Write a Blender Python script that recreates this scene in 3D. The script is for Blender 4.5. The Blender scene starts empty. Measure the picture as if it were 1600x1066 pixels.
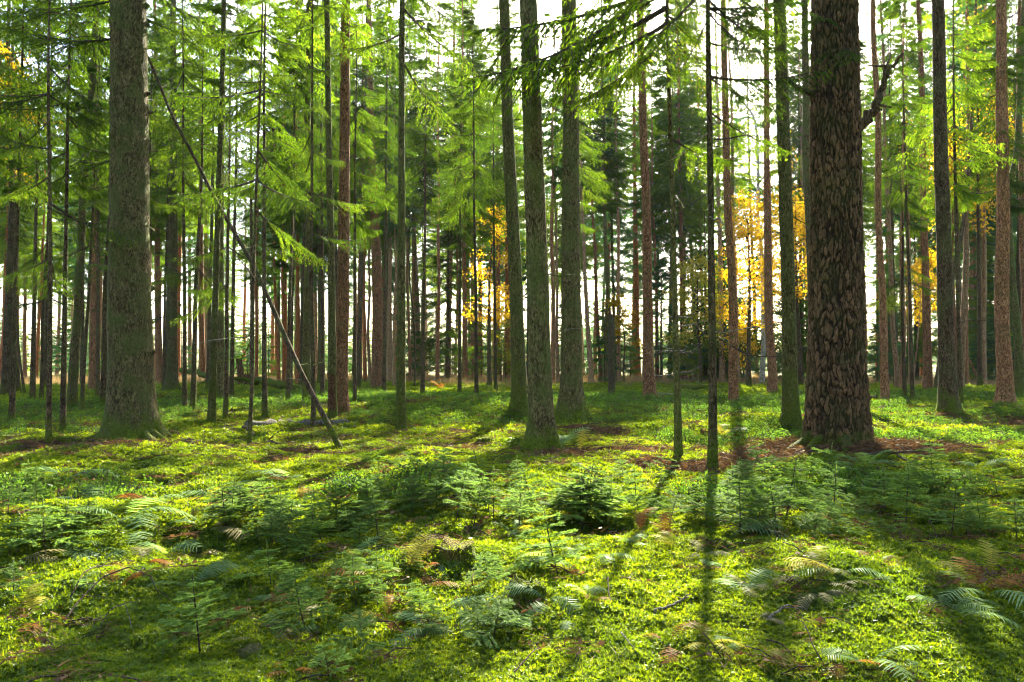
import bpy, math, random
import numpy as np
from mathutils import Vector, Matrix

# ------------------------------------------------------------------ camera, sky, sun, exposure
SC = bpy.context.scene
COL = SC.collection
FPX, HOR, CAMH = 1244.0, 565.0, 1.25          # focal length and horizon row of the 1600x1066 photograph
PITCH = math.atan((HOR - 533.0) / FPX)
cam_d = bpy.data.cameras.new('camera'); cam_d.lens = 28.0; cam_d.sensor_width = 36.0
cam_d.clip_start = 0.05; cam_d.clip_end = 2000.0
cam = bpy.data.objects.new('camera', cam_d); COL.objects.link(cam)
cam.location = (0, 0, CAMH); cam.rotation_euler = (math.pi / 2 + PITCH, 0, 0)
SC.camera = cam

SUN_AZ, SUN_EL = math.radians(14.4), math.radians(33.0)
SUN = np.array([math.sin(SUN_AZ) * math.cos(SUN_EL), math.cos(SUN_AZ) * math.cos(SUN_EL), math.sin(SUN_EL)])
world = bpy.data.worlds.new('World'); SC.world = world; world.use_nodes = True
wn = world.node_tree
sky = wn.nodes.new('ShaderNodeTexSky'); sky.sky_type = 'NISHITA'; sky.sun_disc = False
sky.sun_elevation = SUN_EL; sky.sun_rotation = SUN_AZ; sky.air_density = 1.0; sky.dust_density = 2.5; sky.ozone_density = 1.0
wn.links.new(sky.outputs[0], wn.nodes['Background'].inputs[0])
wn.nodes['Background'].inputs[1].default_value = 0.10
sun_d = bpy.data.lights.new('sun', 'SUN'); sun_d.energy = 5.0; sun_d.angle = math.radians(0.53); sun_d.color = (1.0, 0.91, 0.73)
sun = bpy.data.objects.new('sun', sun_d); COL.objects.link(sun)
sun.rotation_euler = Vector(SUN).to_track_quat('Z', 'Y').to_euler(); sun.location = (20, 60, 40)
SC.view_settings.view_transform = 'Standard'; SC.view_settings.look = 'None'
SC.view_settings.exposure = 3.2; SC.view_settings.gamma = 1.0
SC.render.engine = 'CYCLES'
SC.cycles.use_denoising = True; SC.cycles.filter_width = 1.0
SC.cycles.max_bounces = 7; SC.cycles.diffuse_bounces = 4; SC.cycles.transmission_bounces = 4; SC.cycles.glossy_bounces = 2
SC.cycles.volume_bounces = 0; SC.cycles.transparent_max_bounces = 8
SC.cycles.sample_clamp_indirect = 2.5
SC.cycles.use_adaptive_sampling = False

# ------------------------------------------------------------------ helpers
rng = np.random.default_rng(7)
random.seed(7)
PI = math.pi

def _h(ix, iy, iz, seed):
    n = (ix.astype(np.int64) * 374761393 + iy.astype(np.int64) * 668265263 + iz.astype(np.int64) * 2147483647 + seed * 974711) & 0x7fffffff
    n = ((n ^ (n >> 13)) * 1274126177) & 0x7fffffff
    n = n ^ (n >> 16)
    return (n & 0xffff) / 65535.0

def noise3(x, y, z, seed=0):
    x, y, z = np.broadcast_arrays(np.asarray(x, float), np.asarray(y, float), np.asarray(z, float))
    ix, iy, iz = np.floor(x), np.floor(y), np.floor(z)
    fx, fy, fz = x - ix, y - iy, z - iz
    fx, fy, fz = (f * f * (3 - 2 * f) for f in (fx, fy, fz))
    r = 0
    for dx in (0, 1):
        for dy in (0, 1):
            for dz in (0, 1):
                w = (fx if dx else 1 - fx) * (fy if dy else 1 - fy) * (fz if dz else 1 - fz)
                r = r + w * _h(ix + dx, iy + dy, iz + dz, seed)
    return r * 2 - 1

def noise2(x, y, seed=0):
    return noise3(x, y, 0.5 + seed * 3.0, seed)

def sstep(a, b, x):
    t = np.clip((np.asarray(x, float) - a) / (b - a), 0, 1)
    return t * t * (3 - 2 * t)

def gpt(px, py):
    """pixel of the photograph -> where its ray meets the forest floor"""
    x, y = gflat(px, py)
    for _ in range(8):
        x2, y2 = gflat(px, py, 0.5 * float(H(x, y)) + 0.5 * (CAMH - CAMH * y / gflat(px, py)[1]))
        x, y = x2, y2
    return x, y

def gflat(px, py, zp=0.0):
    u, v = (px - 800.0) / FPX, (533.0 - py) / FPX
    dy = math.cos(PITCH) - v * math.sin(PITCH); dz = math.sin(PITCH) + v * math.cos(PITCH)
    t = -(CAMH - min(zp, 0.6)) / dz
    return u * t, dy * t

def apt(px, py, Y):
    """pixel + depth -> point in the air"""
    u, v = (px - 800.0) / FPX, (533.0 - py) / FPX
    dy = math.cos(PITCH) - v * math.sin(PITCH); dz = math.sin(PITCH) + v * math.cos(PITCH)
    t = Y / dy
    return np.array([u * t, Y, CAMH + dz * t])

def top_of_frame(Y):
    return apt(800, 0, Y)[2]

class MB:
    """collects quads/tris with material slots and a per-vertex 'var' value; build() makes ONE mesh"""
    def __init__(self):
        self.v, self.f4, self.f3, self.m4, self.m3, self.a = [], [], [], [], [], []
        self.n = 0
    def add(self, v, quads=None, tris=None, mat=0, var=0.5):
        v = np.asarray(v, float).reshape(-1, 3)
        self.v.append(v)
        self.a.append(np.broadcast_to(np.asarray(var, float), (len(v),)))
        if quads is not None and len(quads):
            q = np.asarray(quads).reshape(-1, 4) + self.n; self.f4.append(q); self.m4.append(np.full(len(q), mat))
        if tris is not None and len(tris):
            q = np.asarray(tris).reshape(-1, 3) + self.n; self.f3.append(q); self.m3.append(np.full(len(q), mat))
        self.n += len(v)
    def mesh(self, name, mats, smooth=True):
        me = bpy.data.meshes.new(name)
        V = np.concatenate(self.v) if self.v else np.zeros((0, 3))
        Q = np.concatenate(self.f4) if self.f4 else np.zeros((0, 4), int)
        T = np.concatenate(self.f3) if self.f3 else np.zeros((0, 3), int)
        me.vertices.add(len(V)); me.vertices.foreach_set('co', V.astype(np.float32).ravel())
        nl = len(Q) * 4 + len(T) * 3
        me.loops.add(nl)
        me.loops.foreach_set('vertex_index', np.concatenate([Q.ravel(), T.ravel()]).astype(np.int32))
        me.polygons.add(len(Q) + len(T))
        st = np.concatenate([np.arange(len(Q)) * 4, len(Q) * 4 + np.arange(len(T)) * 3]).astype(np.int32)
        me.polygons.foreach_set('loop_start', st)
        M = np.concatenate(self.m4 + self.m3) if (self.m4 or self.m3) else np.zeros(0)
        me.polygons.foreach_set('material_index', M.astype(np.int32))
        me.polygons.foreach_set('use_smooth', np.full(len(M), smooth))
        at = me.attributes.new('var', 'FLOAT', 'POINT')
        at.data.foreach_set('value', np.concatenate(self.a).astype(np.float32))
        for m in mats: me.materials.append(m)
        me.update(calc_edges=True)
        return me

def link(name, data, parent=None, loc=None, rot=None, scale=None):
    o = bpy.data.objects.new(name, data); COL.objects.link(o)
    if parent is not None: o.parent = parent
    if loc is not None: o.location = loc
    if rot is not None: o.rotation_euler = rot
    if scale is not None: o.scale = (scale,) * 3 if np.isscalar(scale) else scale
    return o

def tag(o, label=None, cat=None, group=None, kind=None):
    if label: o['label'] = label
    if cat: o['category'] = cat
    if group: o['group'] = group
    if kind: o['kind'] = kind
    return o

def thing(name, label, cat, loc, rz=0.0, group=None):
    o = link(name, None, loc=loc, rot=(0, 0, rz)); o.empty_display_size = 0.1
    return tag(o, label, cat, group)

def norm(v):
    return v / np.maximum(np.linalg.norm(v, axis=-1, keepdims=True), 1e-9)

def tube(mb, P, R, sides=8, mat=0, var=0.5, cap=True, jit=None):
    """swept tube along points P with radii R; jit(ring_i, angles)->radius factors"""
    P = np.asarray(P, float); n = len(P)
    R = np.broadcast_to(np.asarray(R, float), (n,))
    T = np.empty_like(P); T[1:-1] = P[2:] - P[:-2]; T[0] = P[1] - P[0]; T[-1] = P[-1] - P[-2]
    T = norm(T)
    ref = np.array([1.0, 0, 0]) if abs(T[:, 0]).mean() < 0.8 else np.array([0, 0, 1.0])
    A = norm(ref - T * (T @ ref)[:, None]); B = np.cross(T, A)
    ang = np.arange(sides) * 2 * PI / sides
    ca, sa = np.cos(ang), np.sin(ang)
    rr = R[:, None] * np.ones((1, sides))
    if jit is not None: rr = rr * jit(P, ang)
    V = P[:, None, :] + rr[..., None] * (ca[None, :, None] * A[:, None, :] + sa[None, :, None] * B[:, None, :])
    i = np.arange(n - 1)[:, None] * sides; j = np.arange(sides)[None, :]; k = (j + 1) % sides
    Q = np.stack([i + j, i + k, i + sides + k, i + sides + j], -1).reshape(-1, 4)
    vv = np.broadcast_to(np.asarray(var, float), (n,))[:, None] * np.ones((1, sides))
    V = V.reshape(-1, 3); vv = vv.ravel(); tris = None
    if cap:
        c0, c1 = len(V), len(V) + 1
        V = np.concatenate([V, P[:1], P[-1:]]); vv = np.concatenate([vv, vv[:1], vv[-1:]])
        jj = np.arange(sides); kk = (jj + 1) % sides; b = (n - 1) * sides
        tris = np.concatenate([np.stack([kk, jj, np.full(sides, c0)], -1), np.stack([b + jj, b + kk, np.full(sides, c1)], -1)])
    mb.add(V, quads=Q, tris=tris, mat=mat, var=vv)

def shoots_to(mb, P, D, L, W, rs, mat=0, var=None, cross=True):
    """needle shoots as slim crossed lozenges"""
    n = len(P); D = norm(D)
    r = norm(rs.normal(size=(n, 3)))
    S = norm(np.cross(D, r)); U = np.cross(D, S)
    tip = P + D * L[:, None]; mid = P + D * (L * 0.5)[:, None]
    var = rs.random(n) if var is None else var
    hw = (W * 0.5)[:, None]
    blocks = [S, U] if cross else [S]
    V = np.stack([a for s in blocks for a in (P, mid + s * hw, tip, mid - s * hw)], 1)
    k = len(blocks) * 4
    base = np.arange(n)[:, None] * k
    Q = np.concatenate([base + np.arange(4) + 4 * b for b in range(len(blocks))], 1).reshape(-1, 4)
    mb.add(V.reshape(-1, 3), quads=Q, mat=mat, var=np.repeat(var, k))

def tris_to(mb, P, D, L, W, rs, mat=0, var=None, side=None):
    """single thin needles"""
    n = len(P); D = norm(D)
    S = norm(np.cross(D, norm(rs.normal(size=(n, 3))) if side is None else side))
    hw = (W * 0.5)[:, None]
    V = np.stack([P - S * hw, P + S * hw, P + D * L[:, None]], 1).reshape(-1, 3)
    T = np.arange(n * 3).reshape(-1, 3)
    var = rs.random(n) if var is None else var
    mb.add(V, tris=T, mat=mat, var=np.repeat(var, 3))

# ------------------------------------------------------------------ materials
def new_mat(name):
    m = bpy.data.materials.new(name); m.use_nodes = True
    nt = m.node_tree; nt.nodes.clear()
    out = nt.nodes.new('ShaderNodeOutputMaterial')
    return m, nt, out

def nd(nt, t, **kw):
    n = nt.nodes.new(t)
    for k, v in kw.items():
        if k.startswith('i_'): n.inputs[k[2:]].default_value = v
        else: setattr(n, k, v)
    return n

def ramp(nt, fac, stops):
    r = nt.nodes.new('ShaderNodeValToRGB'); e = r.color_ramp.elements
    e[0].position, e[0].color = stops[0][0], (*stops[0][1], 1)
    e[1].position, e[1].color = stops[-1][0], (*stops[-1][1], 1)
    for p, c in stops[1:-1]:
        x = e.new(p); x.color = (*c, 1)
    nt.links.new(fac, r.inputs[0]); return r.outputs[0]

def math_n(nt, op, a, b=None, clamp=False):
    n = nt.nodes.new('ShaderNodeMath'); n.operation = op; n.use_clamp = clamp
    for i, s in enumerate((a, b)):
        if s is None: continue
        if isinstance(s, (int, float)): n.inputs[i].default_value = s
        else: nt.links.new(s, n.inputs[i])
    return n.outputs[0]

def mixc(nt, fac, a, b):
    n = nt.nodes.new('ShaderNodeMix'); n.data_type = 'RGBA'
    for s, i in ((fac, 0), (a, 6), (b, 7)):
        if isinstance(s, (int, float)): n.inputs[i].default_value = s
        elif isinstance(s, tuple): n.inputs[i].default_value = (*s, 1)
        else: nt.links.new(s, n.inputs[i])
    return n.outputs[2]

def leaf_mat(name, stops, trans=0.5, tboost=(1.5, 1.5, 0.7), gloss=0.008, rough=0.45, patch=None, patch_scale=0.6):
    m, nt, out = new_mat(name)
    at = nd(nt, 'ShaderNodeAttribute', attribute_name='var')
    oi = nd(nt, 'ShaderNodeObjectInfo')
    f = math_n(nt, 'ADD', math_n(nt, 'MULTIPLY', at.outputs['Fac'], 0.7), math_n(nt, 'MULTIPLY', oi.outputs['Random'], 0.3))
    c = ramp(nt, f, stops)
    hv = nd(nt, 'ShaderNodeHueSaturation'); nt.links.new(c, hv.inputs['Color']); nt.links.new(math_n(nt, 'ADD', 0.7, math_n(nt, 'MULTIPLY', oi.outputs['Random'], 0.5)), hv.inputs['Value']); c = hv.outputs[0]
    if patch is not None:
        g = nd(nt, 'ShaderNodeNewGeometry')
        nz = nd(nt, 'ShaderNodeTexNoise'); nz.inputs['Scale'].default_value = patch_scale; nz.inputs['Detail'].default_value = 3
        nt.links.new(g.outputs['Position'], nz.inputs['Vector'])
        pf = math_n(nt, 'MULTIPLY', math_n(nt, 'SUBTRACT', nz.outputs['Fac'], 0.45), 4.0, clamp=True)
        c = mixc(nt, pf, c, patch)
    d = nd(nt, 'ShaderNodeBsdfDiffuse'); nt.links.new(c, d.inputs[0])
    t = nd(nt, 'ShaderNodeBsdfTranslucent')
    mu = nt.nodes.new('ShaderNodeMix'); mu.data_type = 'RGBA'; mu.blend_type = 'MULTIPLY'; mu.inputs[0].default_value = 1.0
    nt.links.new(c, mu.inputs[6]); mu.inputs[7].default_value = (*tboost, 1)
    nt.links.new(mu.outputs[2], t.inputs[0])
    mx = nd(nt, 'ShaderNodeMixShader'); mx.inputs[0].default_value = trans
    nt.links.new(d.outputs[0], mx.inputs[1]); nt.links.new(t.outputs[0], mx.inputs[2])
    gl = nd(nt, 'ShaderNodeBsdfGlossy'); gl.inputs['Roughness'].default_value = rough; gl.inputs[0].default_value = (0.9, 1, 0.9, 1)
    mg = nd(nt, 'ShaderNodeMixShader'); mg.inputs[0].default_value = gloss
    nt.links.new(mx.outputs[0], mg.inputs[1]); nt.links.new(gl.outputs[0], mg.inputs[2])
    nt.links.new(mg.outputs[0], out.inputs[0])
    return m

def bark_mat(name, c1, c2, c3, moss_h=0.5, moss_w=0.35, scale=1.0, lichen=0.35, moss_col=(0.075, 0.105, 0.007), bump=0.6, plates=False):
    m, nt, out = new_mat(name)
    tc = nd(nt, 'ShaderNodeTexCoord'); oi = nd(nt, 'ShaderNodeObjectInfo')
    add = nd(nt, 'ShaderNodeVectorMath', operation='ADD')
    mulr = nd(nt, 'ShaderNodeVectorMath', operation='SCALE'); mulr.inputs[0].default_value = (37, 53, 71)
    nt.links.new(oi.outputs['Random'], mulr.inputs['Scale'])
    nt.links.new(tc.outputs['Object'], add.inputs[0]); nt.links.new(mulr.outputs[0], add.inputs[1])
    mp = nd(nt, 'ShaderNodeMapping'); mp.inputs['Scale'].default_value = (14 * scale, 14 * scale, 4.5 * scale)
    nt.links.new(add.outputs[0], mp.inputs[0])
    n1 = nd(nt, 'ShaderNodeTexNoise'); n1.inputs['Scale'].default_value = 1.0; n1.inputs['Detail'].default_value = 8; n1.inputs['Roughness'].default_value = 0.65
    nt.links.new(mp.outputs[0], n1.inputs['Vector'])
    vo = nd(nt, 'ShaderNodeTexVoronoi', feature='DISTANCE_TO_EDGE'); vo.inputs['Scale'].default_value = 2.2
    nt.links.new(mp.outputs[0], vo.inputs['Vector'])
    c = ramp(nt, n1.outputs['Fac'], [(0.3, c1), (0.5, c2), (0.72, c3)])
    if plates:
        at = nd(nt, 'ShaderNodeAttribute', attribute_name='var')
        pc = ramp(nt, at.outputs['Fac'], [(0.0, (0.018, 0.012, 0.009)), (0.12, (0.03, 0.02, 0.014)), (0.3, c1), (0.6, c2), (1.0, c3)])
        c = mixc(nt, 0.85, c, pc)
    mp2 = nd(nt, 'ShaderNodeMapping'); mp2.inputs['Scale'].default_value = (60 * scale, 60 * scale, 26 * scale); nt.links.new(add.outputs[0], mp2.inputs[0])
    v2 = nd(nt, 'ShaderNodeTexVoronoi', feature='F1'); v2.inputs['Scale'].default_value = 1.0; v2.inputs['Randomness'].default_value = 1.0; nt.links.new(mp2.outputs[0], v2.inputs['Vector'])
    sp = nd(nt, 'ShaderNodeSeparateColor'); nt.links.new(v2.outputs['Color'], sp.inputs[0])
    flake = math_n(nt, 'ADD', 0.75 if plates else 0.5, math_n(nt, 'SUBTRACT', math_n(nt, 'MULTIPLY', sp.outputs[0], 0.5 if plates else 1.1), math_n(nt, 'MULTIPLY', v2.outputs['Distance'], 0.45)))
    fm = nt.nodes.new('ShaderNodeVectorMath'); fm.operation = 'SCALE'; nt.links.new(c, fm.inputs[0]); nt.links.new(flake, fm.inputs['Scale']); c = fm.outputs[0]
    # lichen patches
    n2 = nd(nt, 'ShaderNodeTexNoise'); n2.inputs['Scale'].default_value = 2.3; n2.inputs['Detail'].default_value = 5; n2.inputs['Roughness'].default_value = 0.7
    nt.links.new(add.outputs[0], n2.inputs['Vector'])
    lf = math_n(nt, 'MULTIPLY', math_n(nt, 'MULTIPLY', math_n(nt, 'SUBTRACT', n2.outputs['Fac'], 0.42), 5.0, clamp=True), lichen)
    c = mixc(nt, lf, c, (0.080, 0.105, 0.024))
    # moss climbing from the foot
    sx = nd(nt, 'ShaderNodeSeparateXYZ'); nt.links.new(tc.outputs['Object'], sx.inputs[0])
    n3 = nd(nt, 'ShaderNodeTexNoise'); n3.inputs['Scale'].default_value = 5.0; n3.inputs['Detail'].default_value = 6
    nt.links.new(add.outputs[0], n3.inputs['Vector'])
    z = math_n(nt, 'ADD', sx.outputs['Z'], math_n(nt, 'MULTIPLY', math_n(nt, 'SUBTRACT', n3.outputs['Fac'], 0.5), -2.2 * moss_h))
    mf = math_n(nt, 'DIVIDE', math_n(nt, 'SUBTRACT', moss_h, z), moss_w, clamp=True)
    n4 = nd(nt, 'ShaderNodeTexNoise'); n4.inputs['Scale'].default_value = 40.0; n4.inputs['Detail'].default_value = 3
    nt.links.new(tc.outputs['Object'], n4.inputs['Vector'])
    mc = ramp(nt, n4.outputs['Fac'], [(0.3, tuple(x * 0.55 for x in moss_col)), (0.7, tuple(x * 1.5 for x in moss_col))])
    c = mixc(nt, mf, c, mc)
    hv = nd(nt, 'ShaderNodeHueSaturation'); nt.links.new(c, hv.inputs['Color'])
    nt.links.new(math_n(nt, 'ADD', 0.8, math_n(nt, 'MULTIPLY', oi.outputs['Random'], 0.4)), hv.inputs['Value'])
    b = nd(nt, 'ShaderNodeBsdfPrincipled'); b.inputs['Roughness'].default_value = 0.9
    b.inputs['Specular IOR Level'].default_value = 0.08
    nt.links.new(hv.outputs[0], b.inputs['Base Color'])
    hsum = math_n(nt, 'ADD', math_n(nt, 'ADD', n1.outputs['Fac'], math_n(nt, 'MULTIPLY', sp.outputs[0], 0.35)), math_n(nt, 'MULTIPLY', math_n(nt, 'MINIMUM', vo.outputs['Distance'], 0.18), 2.5))
    bp = nd(nt, 'ShaderNodeBump'); bp.inputs['Strength'].default_value = min(1.0, bump * 1.6); bp.inputs['Distance'].default_value = 0.03
    nt.links.new(hsum, bp.inputs['Height']); nt.links.new(bp.outputs[0], b.inputs['Normal'])
    nt.links.new(b.outputs[0], out.inputs[0])
    return m

BARK = {
    'spruce': bark_mat('bark_spruce', (0.052, 0.039, 0.016), (0.112, 0.088, 0.036), (0.185, 0.148, 0.066), 0.6, 0.45, lichen=0.75),
    'dark': bark_mat('bark_dark', (0.042, 0.026, 0.014), (0.092, 0.060, 0.033), (0.15, 0.104, 0.062), 0.5, 0.4, lichen=0.4),
    'red': bark_mat('bark_reddish', (0.125, 0.054, 0.024), (0.26, 0.122, 0.056), (0.38, 0.20, 0.10), 0.25, 0.2, lichen=0.25),
    'tan': bark_mat('bark_tan', (0.18, 0.105, 0.05), (0.34, 0.21, 0.105), (0.45, 0.30, 0.17), 0.25, 0.2, lichen=0.2),
    'orange': bark_mat('bark_orange', (0.18, 0.058, 0.020), (0.33, 0.12, 0.038), (0.42, 0.18, 0.07), 0.2, 0.2, lichen=0.05),
    'green': bark_mat('bark_greenish', (0.046, 0.040, 0.014), (0.098, 0.086, 0.028), (0.16, 0.14, 0.048), 1.2, 1.6, lichen=0.6),
    'pine': bark_mat('bark_pine', (0.075, 0.046, 0.024), (0.145, 0.085, 0.044), (0.25, 0.14, 0.072), 0.25, 0.35, lichen=0.25, plates=True, bump=0.5),
    'birch': bark_mat('bark_birch', (0.12, 0.11, 0.09), (0.34, 0.32, 0.27), (0.5, 0.48, 0.43), 0.4, 0.4, lichen=0.4),
    'dead': bark_mat('dead_wood', (0.10, 0.085, 0.065), (0.2, 0.175, 0.14), (0.33, 0.3, 0.25), 0.0, 0.05, scale=2.0, lichen=0.25),
    'rotten': bark_mat('rotten_wood', (0.05, 0.025, 0.012), (0.14, 0.065, 0.03), (0.24, 0.12, 0.06), 0.16, 0.1, scale=2.0, lichen=0.1),
    'mossy': bark_mat('mossy_wood', (0.04, 0.03, 0.018), (0.09, 0.07, 0.04), (0.15, 0.12, 0.07), 0.35, 0.25, scale=2.0, lichen=0.3),
    'rootmoss': bark_mat('root_bark', (0.045, 0.036, 0.016), (0.10, 0.085, 0.035), (0.17, 0.14, 0.06), 0.45, 0.3, lichen=0.5),
    'twig': bark_mat('twig_bark', (0.05, 0.035, 0.024), (0.10, 0.072, 0.05), (0.17, 0.13, 0.095), -1.0, 0.1, scale=3.0, lichen=0.2),
}
NEEDLE = leaf_mat('spruce_needles', [(0.0, (0.014, 0.040, 0.008)), (0.45, (0.036, 0.078, 0.010)), (1.0, (0.090, 0.145, 0.015))], 0.55, (2.4, 2.2, 0.6), gloss=0.008)
NEEDLE_L = leaf_mat('spruce_needles_fresh', [(0.0, (0.040, 0.085, 0.010)), (0.45, (0.068, 0.13, 0.014)), (1.0, (0.135, 0.19, 0.020))], 0.56, (2.3, 2.2, 0.6), gloss=0.008)
NEEDLE_D = leaf_mat('spruce_needles_blue', [(0.0, (0.016, 0.045, 0.022)), (0.5, (0.036, 0.085, 0.036)), (1.0, (0.075, 0.13, 0.04))], 0.5, (2.0, 2.4, 1.1), gloss=0.008)
SEEDL = leaf_mat('seedling_needles', [(0.0, (0.034, 0.072, 0.012)), (0.5, (0.085, 0.155, 0.030)), (1.0, (0.165, 0.245, 0.060))], 0.5, (1.7, 1.7, 0.9), gloss=0.012, rough=0.5)
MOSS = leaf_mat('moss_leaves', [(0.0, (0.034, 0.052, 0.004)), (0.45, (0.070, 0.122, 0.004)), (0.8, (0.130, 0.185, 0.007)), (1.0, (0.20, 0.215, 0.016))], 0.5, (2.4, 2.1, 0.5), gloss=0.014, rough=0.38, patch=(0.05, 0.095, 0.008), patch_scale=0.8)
BILB = leaf_mat('bilberry_leaves', [(0.0, (0.026, 0.062, 0.010)), (0.5, (0.050, 0.105, 0.018)), (1.0, (0.085, 0.145, 0.022))], 0.5, (1.7, 1.7, 0.6), gloss=0.008)
FERN = {
    'green': leaf_mat('fern_green', [(0.0, (0.06, 0.12, 0.045)), (0.5, (0.12, 0.20, 0.08)), (1.0, (0.20, 0.28, 0.13))], 0.5, (1.7, 1.7, 0.7), gloss=0.008, rough=0.4),
    'yellow': leaf_mat('fern_yellow', [(0.0, (0.16, 0.17, 0.02)), (0.5, (0.26, 0.24, 0.03)), (1.0, (0.34, 0.30, 0.03))], 0.5, (1.4, 1.3, 0.7), gloss=0.008),
    'rust': leaf_mat('fern_rust', [(0.0, (0.10, 0.034, 0.008)), (0.5, (0.18, 0.068, 0.014)), (1.0, (0.27, 0.125, 0.028))], 0.45, (1.3, 1.1, 0.8)),
    'pale': leaf_mat('fern_pale', [(0.0, (0.09, 0.085, 0.035)), (0.5, (0.15, 0.135, 0.06)), (1.0, (0.21, 0.185, 0.095))], 0.4, (1.2, 1.2, 0.9), gloss=0.008),
}
GOLD = leaf_mat('autumn_gold_leaves', [(0.0, (0.14, 0.14, 0.010)), (0.3, (0.36, 0.24, 0.010)), (0.75, (0.50, 0.34, 0.015)), (1.0, (0.40, 0.16, 0.015))], 0.55, (1.3, 1.25, 0.6), gloss=0.008)
LIME = leaf_mat('yellow_green_leaves', [(0.0, (0.10, 0.13, 0.015)), (0.5, (0.20, 0.21, 0.02)), (1.0, (0.34, 0.27, 0.03))], 0.55, (1.5, 1.45, 0.6))
DEADLEAF = leaf_mat('dead_leaves', [(0.0, (0.045, 0.026, 0.013)), (0.5, (0.10, 0.055, 0.027)), (1.0, (0.20, 0.11, 0.045))], 0.25, (1.2, 1.1, 0.8))
DRYGRASS = leaf_mat('dry_grass_blades', [(0.0, (0.12, 0.09, 0.04)), (0.5, (0.24, 0.17, 0.08)), (1.0, (0.36, 0.27, 0.15))], 0.4, (1.2, 1.1, 0.8))

def ground_mat():
    m, nt, out = new_mat('forest_floor')
    g = nd(nt, 'ShaderNodeNewGeometry'); at = nd(nt, 'ShaderNodeAttribute', attribute_name='var')
    n1 = nd(nt, 'ShaderNodeTexNoise'); n1.inputs['Scale'].default_value = 18; n1.inputs['Detail'].default_value = 8; n1.inputs['Roughness'].default_value = 0.7
    n2 = nd(nt, 'ShaderNodeTexNoise'); n2.inputs['Scale'].default_value = 70; n2.inputs['Detail'].default_value = 4
    for n in (n1, n2): nt.links.new(g.outputs['Position'], n.inputs['Vector'])
    litter = ramp(nt, n1.outputs['Fac'], [(0.3, (0.045, 0.024, 0.013)), (0.5, (0.10, 0.055, 0.03)), (0.7, (0.18, 0.10, 0.055))])
    moss = ramp(nt, n1.outputs['Fac'], [(0.3, (0.03, 0.045, 0.006)), (0.5, (0.065, 0.095, 0.010)), (0.7, (0.12, 0.15, 0.016))])
    dry = ramp(nt, n1.outputs['Fac'], [(0.3, (0.11, 0.09, 0.035)), (0.7, (0.26, 0.19, 0.09))])
    f1 = math_n(nt, 'MULTIPLY', at.outputs['Fac'], 2.0, clamp=True)
    f2 = math_n(nt, 'SUBTRACT', math_n(nt, 'MULTIPLY', at.outputs['Fac'], 2.0), 1.0, clamp=True)
    c = mixc(nt, f2, mixc(nt, f1, litter, moss), dry)
    b = nd(nt, 'ShaderNodeBsdfPrincipled'); b.inputs['Roughness'].default_value = 0.95; b.inputs['Specular IOR Level'].default_value = 0.05
    nt.links.new(c, b.inputs['Base Color'])
    bp = nd(nt, 'ShaderNodeBump'); bp.inputs['Strength'].default_value = 0.8; bp.inputs['Distance'].default_value = 0.03
    nt.links.new(math_n(nt, 'ADD', n1.outputs['Fac'], math_n(nt, 'MULTIPLY', n2.outputs['Fac'], 0.4)), bp.inputs['Height'])
    nt.links.new(bp.outputs[0], b.inputs['Normal']); nt.links.new(b.outputs[0], out.inputs[0])
    return m
GROUND = ground_mat()

# ------------------------------------------------------------------ terrain
MOUNDS = []       # x, y, height, radius
for px, py, hh, rr in [(205, 690, 0.26, 1.3), (1308, 697, 0.15, 1.3), (893, 668, 0.16, 1.0), (848, 712, 0.08, 0.6), (268, 618, 0.25, 1.3),
                       (816, 648, 0.15, 0.9), (1236, 668, 0.1, 0.8), (1482, 650, 0.12, 0.9), (1570, 640, 0.2, 1.2), (120, 830, 0.10, 0.7),
                       (700, 850, 0.14, 0.4), (300, 1062, 0.10, 0.35), (835, 935, 0.08, 0.30), (1320, 890, 0.12, 0.7), (640, 760, 0.12, 1.2),
                       (70, 800, 0.14, 0.8), (720, 630, 0.30, 3.0), (1120, 650, 0.18, 2.5)]:
    x, y = gflat(px, py, hh); MOUNDS.append((x, y, hh, rr))

def H(x, y):
    x = np.asarray(x, float); y = np.asarray(y, float)
    r = np.hypot(x, y)
    near = 1 - sstep(14, 40, r)
    h = 0.10 * noise2(x / 2.6, y / 2.6, 1) + 0.25 * noise2(x / 11, y / 11, 2) * sstep(6, 20, r)
    h = h + near * (0.085 * noise2(x / 0.75, y / 0.75, 3) + 0.055 * noise2(x / 0.3, y / 0.3, 4) + 0.024 * noise2(x / 0.13, y / 0.13, 5))
    for mx, my, hh, rr in MOUNDS:
        h = h + hh * np.exp(-((x - mx) ** 2 + (y - my) ** 2) / rr ** 2)
    h = h - 1.2 * sstep(55, 110, r) + 5 * sstep(150, 330, r) * (0.7 + 0.6 * noise2(x / 90, y / 90, 6))
    return h

LITTER = [(1290, 712, 2.3, 1.0), (1200, 716, 1.3, 0.6), (1400, 722, 1.2, 0.6), (190, 712, 1.2, 0.75), (960, 705, 1.2, 0.5), (925, 680, 0.9, 0.5), (1085, 725, 1.3, 0.5),
          (1590, 665, 2.2, 1.3), (70, 694, 0.9, 0.45), (500, 703, 0.6, 0.25), (690, 700, 0.6, 0.3), (300, 690, 0.5, 0.25), (860, 720, 0.7, 0.3)]
LIT = [(*gflat(a, b), c, d) for a, b, c, d in LITTER]
def litter(x, y):
    x = np.asarray(x, float); y = np.asarray(y, float); f = np.zeros_like(x)
    for lx, ly, a, b in LIT:
        f = np.maximum(f, np.exp(-(((x - lx) / a) ** 2 + ((y - ly) / b) ** 2) * 1.2))
    f = f + 0.30 * noise2(x / 0.35, y / 0.35, 8) + 0.2 * noise2(x / 1.3, y / 1.3, 9)
    return f
def moss_amount(x, y):
    return 1 - sstep(0.38, 0.62, litter(x, y))

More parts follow.
